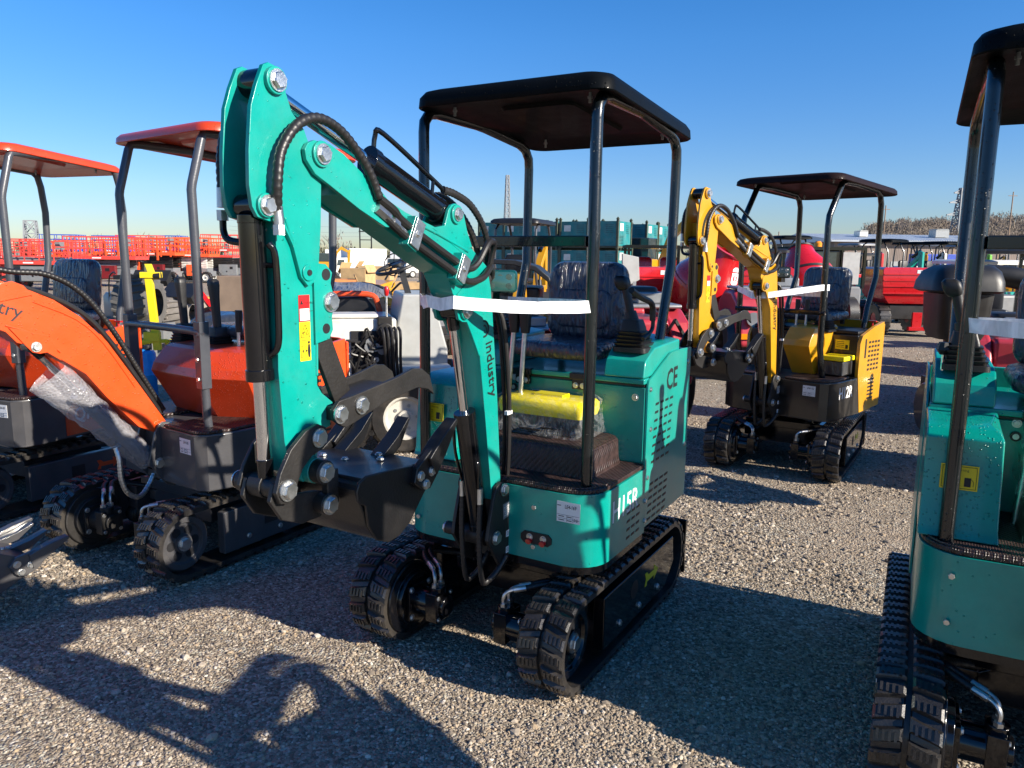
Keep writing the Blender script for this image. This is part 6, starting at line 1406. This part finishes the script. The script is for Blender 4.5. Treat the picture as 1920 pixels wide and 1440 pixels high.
# loose gravel stones: one object nobody could count
def stones(n, dmin, dmax, rmed, seed, name, mat, label, half=.72, lim=2.2):
    r = np.random.default_rng(seed)
    ico = bmesh.new(); bmesh.ops.create_icosphere(ico, subdivisions=1, radius=1); ico.verts.ensure_lookup_table()
    bv = np.array([v.co[:] for v in ico.verts]); bf = np.array([[v.index for v in f.verts] for f in ico.faces]); ico.free()
    d = np.exp(r.uniform(np.log(dmin), np.log(dmax), n)); a = r.uniform(-half, half, n)
    X, Y = d*np.sin(a), d*np.cos(a)-.3
    fld = np.sin(X*1.9+1.1*np.sin(Y*1.3)+.6)+np.sin(Y*2.3+.9*np.sin(X*1.7)+2.0)+.6*np.sin(X*5.1+Y*3.3)+.5*np.sin(Y*7.0-X*4.1)   # bare, worn patches
    ok = (fld > -.55) | (r.random(n) < .22); X, Y, d, a = X[ok], Y[ok], d[ok], a[ok]; n = len(X)
    rad = rmed*np.exp(r.normal(0,.42,n)); rad = np.minimum(rad, rmed*lim)
    sc = np.stack([rad*r.uniform(.8,1.4,n), rad*r.uniform(.65,1.05,n), rad*r.uniform(.45,.8,n)], 1)
    V = bv[None]*(1+r.normal(0,.16,(n,len(bv),1)))*sc[:,None,:]
    th = r.uniform(0,2*np.pi,n); c, s = np.cos(th), np.sin(th)
    tl_ = r.normal(0,.25,n); ct, st = np.cos(tl_), np.sin(tl_)
    x, y, z = V[...,0], V[...,1], V[...,2]
    y, z = y*ct[:,None]-z*st[:,None], y*st[:,None]+z*ct[:,None]
    x, y = x*c[:,None]-y*s[:,None], x*s[:,None]+y*c[:,None]
    P = np.stack([x+X[:,None], y+Y[:,None], z+(rad*.18)[:,None]], 2).reshape(-1,3).astype(np.float32)
    Fc = (bf[None]+(np.arange(n)*len(bv))[:,None,None]).reshape(-1).astype(np.int32)
    me = bpy.data.meshes.new(name); nf = n*len(bf)
    me.vertices.add(len(P)); me.vertices.foreach_set('co', P.ravel()); me.loops.add(nf*3); me.loops.foreach_set('vertex_index', Fc)
    me.polygons.add(nf); me.polygons.foreach_set('loop_start', np.arange(0,nf*3,3,dtype=np.int32)); me.polygons.foreach_set('use_smooth', np.zeros(nf,dtype=bool)); me.update()
    me.materials.append(mat); o = bpy.data.objects.new(name, me); COL.objects.link(o); return tag(o, label, 'gravel', kind='stuff')
m, nt, p = newmat('gravel stone'); L = nt.links.new; ge = N(nt,'ShaderNodeNewGeometry'); tc = N(nt,'ShaderNodeTexCoord'); ns = N(nt,'ShaderNodeTexNoise', Scale=160.0, Detail=3.0); L(tc.outputs['Object'], ns.inputs['Vector'])
c = ramp(nt, ge.outputs['Random Per Island'], [(0,(0.120,0.102,0.081)),(.25,(0.228,0.185,0.139)),(.5,(0.330,0.266,0.198)),(.72,(0.420,0.359,0.283)),(.88,(0.396,0.289,0.176)),(.96,(0.508,0.448,0.370)),(1,(0.648,0.584,0.490))])
mx = N(nt,'ShaderNodeMix', data_type='RGBA', blend_type='MULTIPLY'); mx.inputs[0].default_value = .5; L(c, mx.inputs[6]); L(ramp(nt, ns.outputs['Fac'], [(.3,(.6,.6,.6)),(.7,(1.15,1.15,1.15))]), mx.inputs[7]); L(mx.outputs[2], p.inputs['Base Color']); p.inputs['Roughness'].default_value = .85
stones(165000, 1.75, 9.5, .0041, 1, 'gravel', m, 'loose grey and tan gravel stones covering the yard')
stones(70000, 4.2, 17, .0075, 3, 'gravel', m, 'gravel stones farther back between the parked machines', half=.70)
stones(1700, 1.75, 9, .0100, 2, 'pebbles', m, 'larger pale pebbles scattered over the gravel', lim=1.9)

# ------------------------------------------------------------------ light, sky, camera
AZ, EL = R(120), R(25)
SC.world = bpy.data.worlds.new('World'); SC.world.use_nodes = True; nt = SC.world.node_tree
sk = nt.nodes.new('ShaderNodeTexSky'); sk.sky_type = 'NISHITA'; sk.sun_disc = False; sk.sun_elevation = EL; sk.sun_rotation = AZ
sk.air_density = 1.0; sk.dust_density = 0.1; sk.ozone_density = 1.6; sk.altitude = 200
hs = nt.nodes.new('ShaderNodeHueSaturation'); hs.inputs['Saturation'].default_value = 1.42; nt.links.new(sk.outputs[0], hs.inputs['Color'])
tn = nt.nodes.new('ShaderNodeMix'); tn.data_type = 'RGBA'; tn.blend_type = 'MULTIPLY'; tn.inputs[0].default_value = 1; 
wc = nt.nodes.new('ShaderNodeTexCoord'); wz = nt.nodes.new('ShaderNodeSeparateXYZ'); nt.links.new(wc.outputs['Generated'], wz.inputs[0])
nt.links.new(ramp(nt, wz.outputs[2], [(0,(.52,.60,.92)),(.08,(.60,.71,1.02)),(.25,(.76,.93,1.22)),(.6,(.84,1.04,1.30))]), tn.inputs[7])
nt.links.new(hs.outputs[0], tn.inputs[6]); nt.links.new(tn.outputs[2], nt.nodes['Background'].inputs[0]); nt.nodes['Background'].inputs[1].default_value = .074
s = Vector((math.sin(AZ)*math.cos(EL), math.cos(AZ)*math.cos(EL), math.sin(EL)))
ld = bpy.data.lights.new('sun', 'SUN'); ld.energy = 5.0; ld.angle = R(.53); ld.color = (1, .91, .78)
lo = bpy.data.objects.new('sun', ld); COL.objects.link(lo); lo.rotation_euler = s.to_track_quat('Z', 'Y').to_euler(); lo.location = s*60
cd = bpy.data.cameras.new('camera'); cam = bpy.data.objects.new('camera', cd); COL.objects.link(cam); SC.camera = cam
cd.sensor_fit = 'HORIZONTAL'; cd.sensor_width = 36; cd.lens = 36*FPX/1920; cd.clip_start = .05; cd.clip_end = 6000
f = Vector((0, math.cos(PITCH), -math.sin(PITCH))); rx = Vector((1,0,0)); up = rx.cross(f)
r2 = rx*math.cos(ROLL)+up*math.sin(ROLL); u2 = up*math.cos(ROLL)-rx*math.sin(ROLL)
cam.matrix_world = Matrix(((r2.x,u2.x,-f.x,0),(r2.y,u2.y,-f.y,0),(r2.z,u2.z,-f.z,CAMH),(0,0,0,1)))
SC.view_settings.view_transform = 'Standard'; SC.view_settings.look = 'None'; SC.view_settings.exposure = .97; SC.view_settings.gamma = 1
